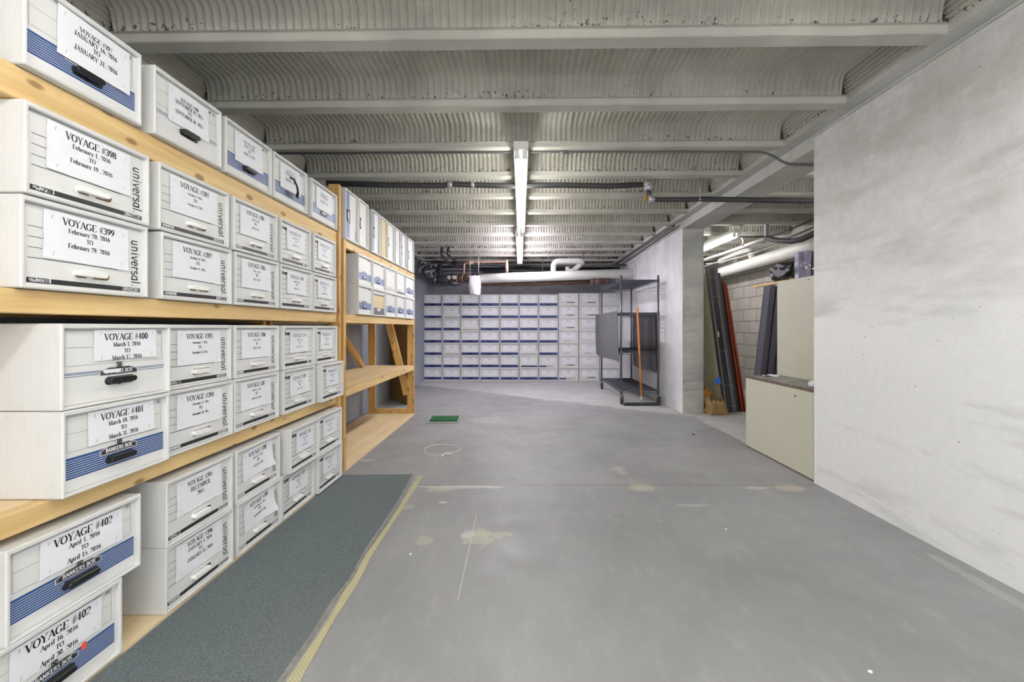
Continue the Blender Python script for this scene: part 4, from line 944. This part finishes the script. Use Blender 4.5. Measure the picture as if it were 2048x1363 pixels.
# dark pipe below the white one
m = MB(); Yq = YP+.12
m.tube([(-.85, Yq, pz(566, Yq)), (-.5, Yq, pz(567, Yq)), (.2, Yq, pz(566, Yq)), (1.3, Yq, pz(563, Yq))], .05, 12); single('iron_pipe', m, 'rust', 'rust coloured pipe running just below the white pipe', 'pipe')
m = MB(); m.tube([(1.27, YP, pz(563, YP)), (1.52, YP, pz(562, YP))], .055, 12); m.tube([(1.26, YP, pz(563, YP)), (1.32, YP, pz(563, YP))], .07, 8); m.tube([(1.46, YP, pz(562, YP)), (1.62, YP, pz(561, YP))], .048, 12)
m.tube([(1.36, YP, pz(563, YP)), (1.36, YP-.10, pz(563, YP))], .045, 10)
single('pipe_coupling', m, 'rust', 'dark rusty pipe coupling under the right end of the white pipe', 'pipe fitting')
# plastic bag hanging
m = MB(); rows = []
for j in range(11):
    v = j/10; row = []
    for i in range(17):
        a = 2*math.pi*i/16; wx = .105*(1-.08*math.sin(v*9))*(1 if v > .1 else .8+2*v); x = -.835+.02*(1-v)+wx*math.cos(a)
        y = YP-.12+(.045+.02*math.sin(v*3))*math.sin(a)+.008*math.sin(a*5+v*6); row.append((x, y, pz(588, 7.6)+v*.33+.012*math.sin(a*2)*(v < .1)))
    rows.append(row)
m.grid(rows); m.face([rows[0][i] for i in range(16)]); m.face([rows[-1][i] for i in range(16)])
single('plastic_bag', m, 'foil', 'white plastic bag tied around the left end of the white pipe', 'bag')
for px, tag_ in ((940, 'left of the white bag'), (957, 'right of the white bag')):
    m = MB(); X = (px-1042)*7.55/856; m.tube([(X, 7.55, pz(551 if px == 940 else 546, 7.55)), (X, 7.55, 2.445)], .009 if px == 957 else .006, 8)
    m.box(X-.02, X+.02, 7.53, 7.57, 2.425, 2.44)
    single('hanger_rod', m, 'galv', 'thin metal hanger rod dropping from the ceiling, '+tag_, 'hanger rod', 'pipe hanger rods')
# copper line
m = MB(); Yk = 7.85
m.tube(bend([(-1.05, Yk, pz(549, Yk)), (-1.04, Yk, pz(526, Yk)), (-.9, Yk, pz(524, Yk)), (-.28, Yk, pz(523, Yk)), (-.255, Yk, pz(547, Yk))], .04), .018, 8); m.tube([(-.265, Yk, pz(525, Yk)), (-.26, Yk, pz(543, Yk))], .028, 8); m.tube([(-.27, Yk, pz(527, Yk)), (-.27, Yk, pz(520, Yk))], .03, 8); m.tube([(-1.0, Yk, pz(526, Yk)), (-.88, Yk, pz(524, Yk))], .035, 8)
single('copper_pipe', m, 'copper', 'thin copper pipe dropping to the white pipe left of the far light', 'pipe')
# black pipe cluster in the far left corner
t = thing('black_pipes', 'cluster of black iron pipes and elbows in the far left ceiling corner', 'pipe')
Yb = 8.2
def bp(path, r, name='pipe_run', br=.05):
    m = MB(); m.tube(bend([pt(x, y, Y) for x, y, Y in path], br), r, 10); part(name, m, 'pipe_d', t)
bp([(884, 495, 7.22), (884, 512, 7.4), (905, 532, 8.2), (1000, 532, 8.3)], .028)
bp([(897, 495, 7.22), (897, 510, 7.4), (912, 523, 8.2), (940, 524, 8.3)], .028)
bp([(838, 525, 7.4), (870, 523, 8.1), (912, 526, 8.3)], .03)
bp([(835, 531, 7.4), (865, 533, 8.3), (960, 533, 8.6), (1060, 534, 8.8)], .022)
bp([(845, 545, 7.6), (880, 538, 8.2), (955, 538, 8.4)], .055)
bp([(850, 550, 7.8), (880, 546, 8.2), (966, 544, 8.4)], .03)
bp([(835, 541, 7.0), (851, 528, 7.6), (852, 552, 7.8), (880, 552, 8.0)], .025)
bp([(832, 515, 7.0), (846, 524, 7.6), (846, 545, 7.7)], .02)
bp([(880, 530, 8.0), (880, 560, 7.9), (900, 566, 7.85)], .05)
m = MB()
for x, y in ((844, 524), (850, 525), (841, 532), (862, 546), (864, 552), (840, 543), (885, 508), (898, 507), (862, 533), (872, 532)):
    p = pt(x, y, 7.3); m.tube([p, p+Vector((0, .03, 0))], .013, 8)
part('bolt', m, 'galv', t, 'bright bolt ends')
bm_ = MB()
for px, y0_, y1_ in ((1085, 520, 541),):
    bm_.tube([pt(px, y1_, 8.3), pt(px, 496, 8.3)], .01, 6)
single('hanger_rod', bm_, 'conduit', 'dark thin rod hanging right of the far light', 'hanger rod', 'pipe hanger rods')
m = MB(); m.tube([pt(851, 541, 8.9), pt(1238, 538, 8.9)], .05, 10); single('iron_pipe', m, 'pipe_d', 'long dark pipe close to the back wall behind the white pipe', 'pipe')
m = MB(); m.tube([pt(1166, 531, 8.3), pt(1253, 530, 8.3)], .018, 8); single('conduit', m, 'conduit', 'short dark conduit right of the white branch bend', 'conduit')
m = MB(); m.tube([(1.92, 8.9, 2.37), (1.96, 6.4, 2.40), (1.965, 5.5, 2.40)], .02, 8); single('conduit', m, 'conduit', 'dark conduit along the top of the far right wall', 'conduit')
m = MB(); m.tube([pt(1167, 512, 7.9), pt(1167, 494, 7.9)], .012, 6); single('hanger_rod', m, 'rust', 'rusty rod above the white branch bend', 'hanger rod', 'pipe hanger rods')

# side room pipes
m = MB(); a = pt(1440, 547, 7.8); m.tube([(3.62, 9.2, CH+.98), (3.62, 8.0, CH+1.0), (3.62, 5.5, CH+1.02), (3.62, 3.0, CH+1.06)], .088, 18); single('white_pipe', m, 'pipe_w', 'thick white pipe running along the block wall of the side room', 'pipe', None)
m = MB(); m.tube(bend([pt(1440, 522, 7.4), pt(1482, 504, 6.9), pt(1500, 500, 6.7), pt(1505, 515, 6.7)], .12), .05, 12); m.tube([pt(1470, 523, 7.4), pt(1482, 526, 7.4)], .07, 10); single('white_pipe', m, 'pipe_w', 'short white pipe elbow above the thick pipe in the side room', 'pipe', None)
m = MB(); m.tube([pt(1408, 520, 6.6), pt(1450, 506, 6.2), pt(1480, 495, 6.0), pt(1532, 476, 5.7)], .022, 10); single('white_pipe', m, 'pipe_w', 'slim white pipe rising to the right below the side room light', 'pipe', None)
m = MB(); P = [pt(1532, 476, 5.6), pt(1560, 481, 5.3), pt(1585, 482, 5.0), pt(1605, 478, 4.8), pt(1632, 465, 4.6), pt(1660, 455, 4.4)]
m.tube(P, .032, 12); single('insulated_pipe', m, 'pipe_b', 'sagging black foam sleeve under the side room ceiling', 'pipe', None)
for i, (q, r, mt, lb) in enumerate((([(1480, 474, 5.9), (1545, 473, 5.9), (1632, 437, 4.9)], .010, 'pipe_b', 'black cable climbing to the right in the side room'),
                        ([(1408, 534, 7.0), (1470, 512, 6.6), (1545, 490, 6.1), (1632, 452, 5.2)], .011, 'conduit', 'upper grey conduit above the thick pipe in the side room'),
                        ([(1412, 528, 6.9), (1440, 524, 6.7), (1490, 512, 6.3), (1540, 494, 6.0), (1560, 484, 5.8)], .008, 'galv', 'thin loose wire under the side room conduits'))):
    m = MB(); m.tube(bend([pt(*k) for k in q], .2), r, 8); single('cable' if i != 1 else 'conduit', m, mt, lb, 'cable' if i != 1 else 'conduit')
m = MB(); m.tube([pt(1484, 475, 5.8), pt(1487, 482, 5.8), pt(1485, 492, 5.8)], .014, 8); single('copper_pipe', m, 'copper', 'short copper stub beside the side room light', 'pipe')
m = MB(); p = pt(1533, 471, 5.6); m.box(p.x-.02, p.x+.02, 5.58, 5.62, p.z-.06, 2.44); single('pipe_bracket', m, 'metal_g', 'grey bracket holding the black sleeve to the joist', 'bracket')

# ------------------------------------------------------------------ rolling wire rack
X0, X1, Y0, Y1r = 1.435, 1.965, 6.13, 7.62
t = thing('wire_rack', 'dark wire shelving rack on casters by the far right wall', 'rack', None, at((X0+X1)/2, (Y0+Y1r)/2, 0))
T = Matrix.Translation(-Vector(((X0+X1)/2, (Y0+Y1r)/2, 0)))
def tp(*p): return T @ Vector(p)
for x in (X0, X1):
    for y in (Y0, Y1r):
        m = MB(); m.tube([tp(x, y, .115), tp(x, y, 1.83)], .0135, 10); m.tube([tp(x, y, 1.825), tp(x, y, 1.84)], .016, 10)
        for z in (1.775, 1.305, .735, .19): m.tube([tp(x, y, z-.03), tp(x, y, z+.02)], [.022, .017], 10)
        part('post', m, 'rack', t)
        cst = MB(); cst.mat(0); ca = .3 if x == X0 else -.2
        c0 = Vector((x, y-.03, .061)); dv = Vector((math.cos(ca+1.2), math.sin(ca+1.2), 0)); nv = Vector((-dv.y, dv.x, 0))
        cst.tube([T @ (c0-nv*.016), T @ (c0+nv*.016)], .060, 20)
        cst.mat(1)
        for s_ in (-1, 1):
            q = c0+nv*.022*s_; cst.face([T @ (q+Vector((0, 0, -.012))-dv*.012), T @ (q+Vector((0, 0, -.012))+dv*.012), T @ (q+Vector((0, .02, .062))+dv*.028), T @ (q+Vector((0, .02, .062))-dv*.028)])
            cst.tube([T @ (q), T @ (q+nv*.006*s_)], .012, 8)
        cst.tube([T @ Vector((x, y-.01, .108)), T @ Vector((x, y-.01, .122))], .036, 10)
        part('caster', cst, ['rubber', 'galv'], t, 'black rubber caster')
for z in (1.775, 1.305, .735, .19):
    m = MB()
    for dz in (0, -.028):
        for a, b in (((X0, Y0), (X1, Y0)), ((X1, Y0), (X1, Y1r)), ((X1, Y1r), (X0, Y1r)), ((X0, Y1r), (X0, Y0))):
            m.tube([tp(a[0], a[1], z+dz), tp(b[0], b[1], z+dz)], .0042, 6)
    for a, b in (((X0, Y0), (X1, Y0)), ((X0, Y1r), (X1, Y1r))):
        P = [];
        for i in range(25): P.append(tp(a[0]+(b[0]-a[0])*i/24, a[1], z-.002-(.026 if i % 2 else 0)))
        m.tube(P, .0022, 4)
    for xx in (X0, X1):
        P = [tp(xx, Y0+(Y1r-Y0)*i/60, z-.002-(.026 if i % 2 else 0)) for i in range(61)]; m.tube(P, .0022, 4)
    for i in range(1, 6): xx = X0+(X1-X0)*i/6; m.tube([tp(xx, Y0, z-.008), tp(xx, Y1r, z-.008)], .004, 5)
    nw = 52 if z > .5 else 76
    for i in range(1, nw): yy = Y0+(Y1r-Y0)*i/nw; m.tube([tp(X0, yy, z), tp(X1, yy, z)], .0022, 4, caps=False)
    part('wire_shelf', m, 'rack', t)
# mats hung on the rack
def hung(name, mat, label, xa, y0, y1, z0, z1, lean=0, th=.010, drop=0):
    m = MB(); rows = []
    for side in (0, 1):
        R = []
        for j in range(13):
            v = j/12; row = []
            for i in range(13):
                u = i/12; y = y0+(y1-y0)*u+.03*lean*v; z = z1-(z1-z0)*(v)-drop*u*(1-.3*v)
                x = xa+(th if side else 0)+.018*math.sin(u*5+v*2)*v+.006*math.sin(u*17)
                row.append((x, y, z+(.012*math.sin(u*7) if j == 12 else 0)))
            R.append(row)
        rows.append(R)
    m.grid(rows[0]); m.grid(rows[1])
    for k in (0, 12): m.grid([rows[0][k], rows[1][k]], False)
    for k in (0, 12): m.grid([[r[k] for r in rows[0]], [r[k] for r in rows[1]]], False)
    return single(name, m, mat, label, 'mat')
hung('felt_mat', 'felt', 'grey felt mat draped on the left side of the wire rack', X0-.058, 6.13, 7.86, .60, 1.33, 0)
hung('vinyl_mat', 'vinyl', 'black shiny mat draped on the right side of the wire rack', X1+.026, 6.36, 7.60, .42, 1.32, 0)
# floor squeegee leaning on the rack
t = thing('floor_squeegee', 'floor squeegee with orange wooden handle leaning on the wire rack', 'squeegee', None, at(1.69, 6.0, 0))
T2 = Matrix.Translation((-1.69, -6.0, 0))
m = MB(); m.tube([T2 @ Vector((1.685, 5.985, .07)), T2 @ Vector((1.655, 6.09, 1.39))], [.014, .0135], 12); part('handle', m, 'handle_wood', t, 'orange wooden handle')
m = MB(); m.box(1.44, 1.945, 5.97, 5.985, 0.0, .035, T2); m.box(1.44, 1.945, 5.965, 5.99, .033, .045, T2); part('blade', m, 'rubber', t)
m = MB(); m.tube([T2 @ Vector((1.688, 5.978, .04)), T2 @ Vector((1.684, 5.99, .13))], .018, 10); part('socket', m, 'galv', t)

# ------------------------------------------------------------------ side room clutter
def slab(name, mats, label, cat, xb, xt, th, y0, y1, zt, group=None, edge=True, zb=0.0, extra=None):
    ang = math.atan2(xt-xb, zt-zb); L = math.hypot(xt-xb, zt-zb)
    Mx = Matrix.Translation((xb, y0, zb)) @ Matrix.Rotation(ang, 4, 'Y')
    t = thing(name, label, cat, group, Mx)
    m = MB(); m.box(.003, th-.003, .006, y1-y0-.006, .006, L-.006); part('panel', m, mats[0], t)
    m = MB()
    m.box(0, th, 0, .006, 0, L); m.box(0, th, y1-y0-.006, y1-y0, 0, L); m.box(0, th, .006, y1-y0-.006, 0, .006); m.box(0, th, .006, y1-y0-.006, L-.006, L)
    part('edge_band', m, mats[1], t)
    if extra: extra(t, L)
    return t
def X5(px, Y=5.55): return (px-1042)*Y/856
def tape(t, L):
    m = MB(); m.box(-.03, .012, -.003, -.0005, .37, .45); m.box(-.06, -.028, -.001, .0, .38, .43); part('tape', m, 'blue_tape', t, 'torn blue tape')
def bolts(t, L):
    m = MB()
    for z in (.08, .35, .8, 1.1, 1.5, L-.12): m.tube([(.015, -.002, z), (.015, -.0004, z)], .006, 8)
    part('screw', m, 'galv', t)
def sticker(t, L):
    bolts(t, L); m = MB(); m.box(.004, .018, -.002, -.0004, L*.52, L*.52+.07); part('sticker', m, 'paper', t, 'white sticker')
GS = 'dark edged panels leaning beyond the pillar'
slab('divider_board', ['olive', 'navy'], 'outermost cream faced panel with blue tape, leaning beyond the pillar', 'panel', X5(1447), X5(1410), .030, 5.55, 6.45, 1.87, GS, extra=tape)
slab('divider_board', ['olive', 'navy'], 'second dark edged panel from the pillar, leaning', 'panel', X5(1455), X5(1417), .030, 5.54, 6.42, 1.865, GS, extra=sticker)
slab('divider_board', ['cream', 'navy'], 'third dark edged panel from the pillar, leaning', 'panel', X5(1461.5), X5(1423), .030, 5.55, 6.42, 1.86, GS, extra=bolts)
slab('divider_board', ['olive', 'charcoal'], 'fourth dark edged panel from the pillar, leaning', 'panel', X5(1468), X5(1428.5), .030, 5.53, 6.42, 1.865, GS, extra=bolts)
slab('divider_board', ['vinyl', 'vinyl'], 'black panel leaning against the dark edged ones', 'panel', X5(1475), X5(1436.5), .030, 5.56, 6.42, 1.80, GS)
slab('leaning_board', ['redwood', 'redwood'], 'left red brown board leaning in the side room', 'board', X5(1484), X5(1445.5), .014, 5.54, 6.4, 1.70, 'red brown boards leaning')
slab('leaning_board', ['redwood', 'redwood'], 'right red brown board leaning farthest from the pillar', 'board', X5(1489), X5(1449), .018, 5.52, 6.4, 1.66, 'red brown boards leaning')
def crumple(name, mat, label, cat, c, s, seed, n=3, amp=.35):
    b = bmesh.new(); bmesh.ops.create_icosphere(b, subdivisions=n, radius=1)
    for v in b.verts:
        p = v.co.copy(); k = 1+amp*(noise.noise(p*2.3+Vector((seed, 0, 0))))+amp*.6*abs(noise.noise(p*5.5+Vector((0, seed, 0))))
        q = Vector((max(-.85, min(.85, p.x*k)), max(-.85, min(.85, p.y*k)), max(-.8, min(.9, p.z*k))))
        v.co = Vector((c[0]+q.x*s[0]/1.7, c[1]+q.y*s[1]/1.7, c[2]+(q.z+.8)*s[2]/1.7))
    me = bpy.data.meshes.new(name); b.to_mesh(me); b.free(); me.materials.append(M[mat])
    return tag(put(name, me), label, cat)
def open_bag(name, mat, label, c, rz, w_, d_, h_, seed):
    m = MB(); rows = []; r = random.Random(seed); ns = 32
    for j in range(9):
        v = j/8; row = []
        for i in range(ns):
            a = i/ns*4; e = int(a); f_ = a-e; sq = [(-1, -1), (1, -1), (1, 1), (-1, 1), (-1, -1)]
            x = sq[e][0]+(sq[e+1][0]-sq[e][0])*f_; y = sq[e][1]+(sq[e+1][1]-sq[e][1])*f_
            k = .9+.30*noise.noise(Vector((x*1.6, y*1.6, v*2.2+seed)))+.35*abs(noise.noise(Vector((x*4, y*4+seed, v*5))))
            row.append((x*w_/2*k, y*d_/2*k, v*h_*(.8+.2*math.sin(i*.5+seed))+(.10*noise.noise(Vector((x*3, y*3, seed))) if v > .7 else 0)))
        row.append(row[0]); rows.append(row)
    inner = [[(p[0]*.95, p[1]*.95, max(.006, p[2]-.004)) for p in R] for R in rows]
    m.grid(rows); m.grid(inner); m.grid([rows[-1], inner[-1]]); m.face([p for p in rows[0][:-1]])
    o = single(name, m, mat, label, 'bag'); o.matrix_local = at(*c, rz); return o
open_bag('paper_bag', 'kraft', 'crumpled brown paper bag on the floor beside the pillar', (2.47, 5.42, .001), .2, .22, .16, .20, 1)
open_bag('paper_bag', 'kraft_y', 'yellowish crumpled paper bag behind the brown one', (2.44, 5.72, .001), -.3, .16, .2, .30, 5)

# low cabinet and tall cabinet
t = thing('low_cabinet', 'low cream laminate cabinet standing against the near right wall end', 'cabinet', None, at(2.07, 3.03, 0))
m = MB(); m.box(0, .33, 0, .91, .012, .630); part('carcass', m, 'cream', t, bevel=.002)
m = MB(); n = 40; r = random.Random(5); m.mat(0); m.box(-.001, .331, -.002, .914, .6305, .652)
m.mat(1); m.face([(.004, 0, .6525), (.331, 0, .6525), (.331, .914, .6525), (.004, .914, .6525)])
part('top_edge', m, ['cream_edge', 'topgrey'], t, 'worn brown and grey top')
m = MB(); m.box(.003, .33, .003, .907, 0, .011); part('base', m, 'cream_edge', t)
m = MB(); m.tube([(-.002, .20, .575), (0, .20, .575)], .008, 8); m.mat(0); part('hole', m, 'bar', t, 'small dark hole')
t = thing('tall_cabinet', 'tall cream laminate cabinet behind the low one', 'cabinet', None, at(2.405, 3.08, 0))
m = MB(); m.box(0, .42, 0, .94, 0, 1.52); part('carcass', m, 'cream', t, bevel=.002)
m = MB(); m.tube([(-.0015, .50, 1.495), (.0, .50, 1.495)], .006, 8); part('screw', m, 'bar', t)
# charcoal boards leaning behind
for i in range(6):
    xb = (1508+i*8-1042)*4.6/856; xt = (1541+i*6.6-1042)*4.6/856
    slab('charcoal_board', ['charcoal', 'charcoal'], ['leftmost charcoal board with a silver strip, leaning behind the low cabinet', 'second charcoal board from the left, leaning', 'third charcoal board from the left, leaning', 'fourth charcoal board from the left, leaning', 'fifth charcoal board from the left, leaning', 'charcoal board farthest right beside the tall cabinet'][i], 'board', xb, xt, .030, 4.60+.015*(i % 2), 4.72, 1.56-.01*i, 'charcoal boards leaning in the side room')
m = MB(); m.box(2.50, 2.54, 3.86, 4.62, 1.521, 1.545); single('wood_stick', m, 'wood_y', 'pine stick lying on top of the tall cabinet and sticking out past it', 'stick')
crumple('garbage_bag', 'trash', 'crumpled black plastic bag lying on the pine stick and cabinet top', 'bag', (2.545, 4.06, 1.546), (.20, .34, .16), 3, 4, .45)
# silver bag with curved name and chevron
t = thing('golf_bag', 'silver grey vinyl bag with white lettering on top of the tall cabinet', 'bag', None, at(2.472, 3.73, 1.521))
m = MB(); rows = []
for j in range(9):
    v = j/8; rows.append([(-.056+.112*i/10+.003*math.sin(v*9), -.008*math.sin(math.pi*i/10)-.006*math.sin(v*4+i), v*.245+(.012*(i/10)-.012)*v*1.5) for i in range(11)])
m.grid(rows); m.grid([[(p[0], .05, p[2]) for p in R] for R in rows])
m.grid([[(R[0][0], R[0][1], R[0][2]) for R in rows], [(R[0][0], .05, R[0][2]) for R in rows]]); m.grid([[R[-1] for R in rows], [(R[-1][0], .05, R[-1][2]) for R in rows]])
m.grid([rows[-1], [(p[0], .05, p[2]) for p in rows[-1]]]); part('bag_body', m, 'silver', t)
m = MB(); word = 'Callaway'
for i, ch in enumerate(word):
    a = math.radians(62-i*124/7); R_ = .036; write(m, ch, .017, R_*math.sin(-a), .088+R_*math.cos(a), -.0165, 'c', False, .10, .10, 0, rot=a)
write(m, 'V', .030, 0, .072, -.0165, 'c', False, .12, .12, 0)
part('lettering', m, 'white_line', t, 'white curved lettering over a chevron')
m = MB(); m.box(2.54, 2.62, 3.74, 3.86, 1.521, 1.60); m.box(2.545, 2.62, 3.74, 3.86, 1.612, 1.76); m.mat(1); m.box(2.547, 2.618, 3.742, 3.858, 1.60, 1.612)
single('black_case', m, ['vinyl', 'paper'], 'black case with a white band beside the silver bag', 'case')
crumple('foam_scrap', 'foil', 'white crumpled scrap at the near corner of the low cabinet top', 'scrap', (2.16, 3.12, .654), (.10, .10, .05), 9, 2, .3)
m = MB(); rows = [[(2.17+.14*i/5, 3.83+.08*j/3, .655+.008*math.sin(i*1.3+j)+.004) for i in range(6)] for j in range(4)]; m.grid(rows); m.grid([[(p[0], p[1], p[2]-.003) for p in R] for R in rows])
single('paper_scrap', m, 'paper', 'white scrap of paper at the far corner of the low cabinet top', 'scrap')

# ------------------------------------------------------------------ floor things
E1 = [(825, 949), (793, 1011), (760, 1060), (727, 1107), (699, 1159), (661.6, 1206), (627.7, 1262), (560, 1358)]
J0 = [(835, 953), (777, 1047), (731, 1111), (697, 1167), (657.6, 1238), (625.7, 1286), (572, 1363)]
J1 = [(846, 953), (785, 1047), (743, 1111), (713, 1171), (667.6, 1242), (635.7, 1298), (600, 1363)]
e1 = [ptf(*p) for p in E1]; j0 = [ptf(*p) for p in J0]; j1 = [ptf(*p) for p in J1]
def interp(L, y):
    for a, b in zip(L, L[1:]):
        if b.y <= y <= a.y: k = (a.y-y)/(a.y-b.y); return a.x+(b.x-a.x)*k
    return L[0].x if y > L[0].y else L[-1].x
t = thing('carpet_runner', 'grey green carpet runner on the floor along the shelf unit', 'carpet')
rows = []; N_ = 90
for i in range(N_+1):
    y = 3.16-(3.16-.15)*i/N_; xe = interp(e1, y); row = []
    for j in range(13):
        u = j/12; x = -1.322+(xe+1.322)*u
        lift = .004+.003*noise.noise(Vector((x*2, y*2, 0)))+(.012*max(0, u-.88)/.12)*(.5+.5*math.sin(y*3.1))
        row.append((x, y+.006*noise.noise(Vector((x*9, 3, 0)))*(i == 0), max(.004, lift+.003)))
    rows.append(row)
m = MB(); m.grid(rows); m.grid([[r[-1] for r in rows], [(r[-1][0], r[-1][1], .0005) for r in rows]], False); m.grid([rows[0], [(p[0], p[1], .0005) for p in rows[0]]], False)
part('pile', m, 'carpet', t, fixn=False)
m = MB(); R = [[(r[-1][0]+.0005, r[-1][1], r[-1][2]) for r in rows], [(r[-1][0]+.009, r[-1][1], max(.002, r[-1][2]*.6)) for r in rows], [(r[-1][0]+.014, r[-1][1], .001) for r in rows]]
m.grid(R); part('bound_edge', m, 'carpet_edge', t, 'frayed grey edge', False)
ys = [3.155-(3.155-.15)*i/60 for i in range(61)]
m = MB(); rows = [[(interp(j0, y)+(interp(j1, y)-interp(j0, y))*k/3+.003*noise.noise(Vector((k, y*6, 2))), y, .0022+.001*math.sin(y*9)) for y in ys] for k in range(4)]; m.grid(rows); m.grid([[(p[0], p[1], .0005) for p in R_] for R_ in rows])
part('jute_strip', m, 'jute', t, 'yellow woven jute strip', False)

t = thing('turf_mat', 'small green turf mat lying on the floor past the carpet', 'mat', None, at(-.905, 5.03, 0, .06))
m = MB(); m.box(-.185, .185, -.15, .15, .0005, .012); part('base', m, 'metal_g', t, bevel=.003)
m = MB(); m.box(-.155, .165, -.105, .135, .0125, .030); part('turf', m, 'turf', t, bevel=.004)
c = ptf(883, 899); P = []
for i in range(49):
    a = 2*math.pi*i/48-1.2; rr = .158+.008*math.sin(a*3+1); P.append((c.x+rr*math.cos(a), c.y+rr*1.05*math.sin(a), .004+.0015*(i % 2)*0))
m = MB(); m.tube(P, .0024, 6); e = Vector(P[0]); m.tube([e, e+Vector((.035, .0, .004)), e+Vector((.06, .025, .001))], .003, 6); m.tube([e+Vector((.03, .05, .003)), e+Vector((0, -.02, .008)), e+Vector((-.01, -.07, .003))], .005, 6)
single('rope_loop', m, 'plastic_w', 'loop of white cord lying on the grey floor', 'cord')
m = MB(); p = ptf(1387, 869); m.tube([(p.x, p.y, 0.0005), (p.x, p.y, .012)], .012, 10); single('bottle_cap', m, 'bar', 'small black cap on the floor in front of the low cabinet', 'cap')
for px, py, lb in ((1452, 1058, 'white paper scrap on the floor at mid right'), (1740, 1343, 'white splinter of paper on the floor at lower right'), (821, 1108, 'small white chip on the floor by the carpet edge')):
    p = ptf(px, py); m = MB(); r = random.Random(px)
    pts = [(p.x+.006*math.cos(a)*(1+.3*r.random()), p.y+.004*math.sin(a)*(1+r.random()), .0015+.003*r.random()) for a in [i*math.pi/3 for i in range(6)]]
    m.face(pts); m.face([(a[0], a[1], .0006) for a in pts]); 
    for i in range(6): a, b = pts[i], pts[(i+1) % 6]; m.face([a, b, (b[0], b[1], .0006), (a[0], a[1], .0006)])
    single('paper_chip', m, 'paper', lb, 'scrap')
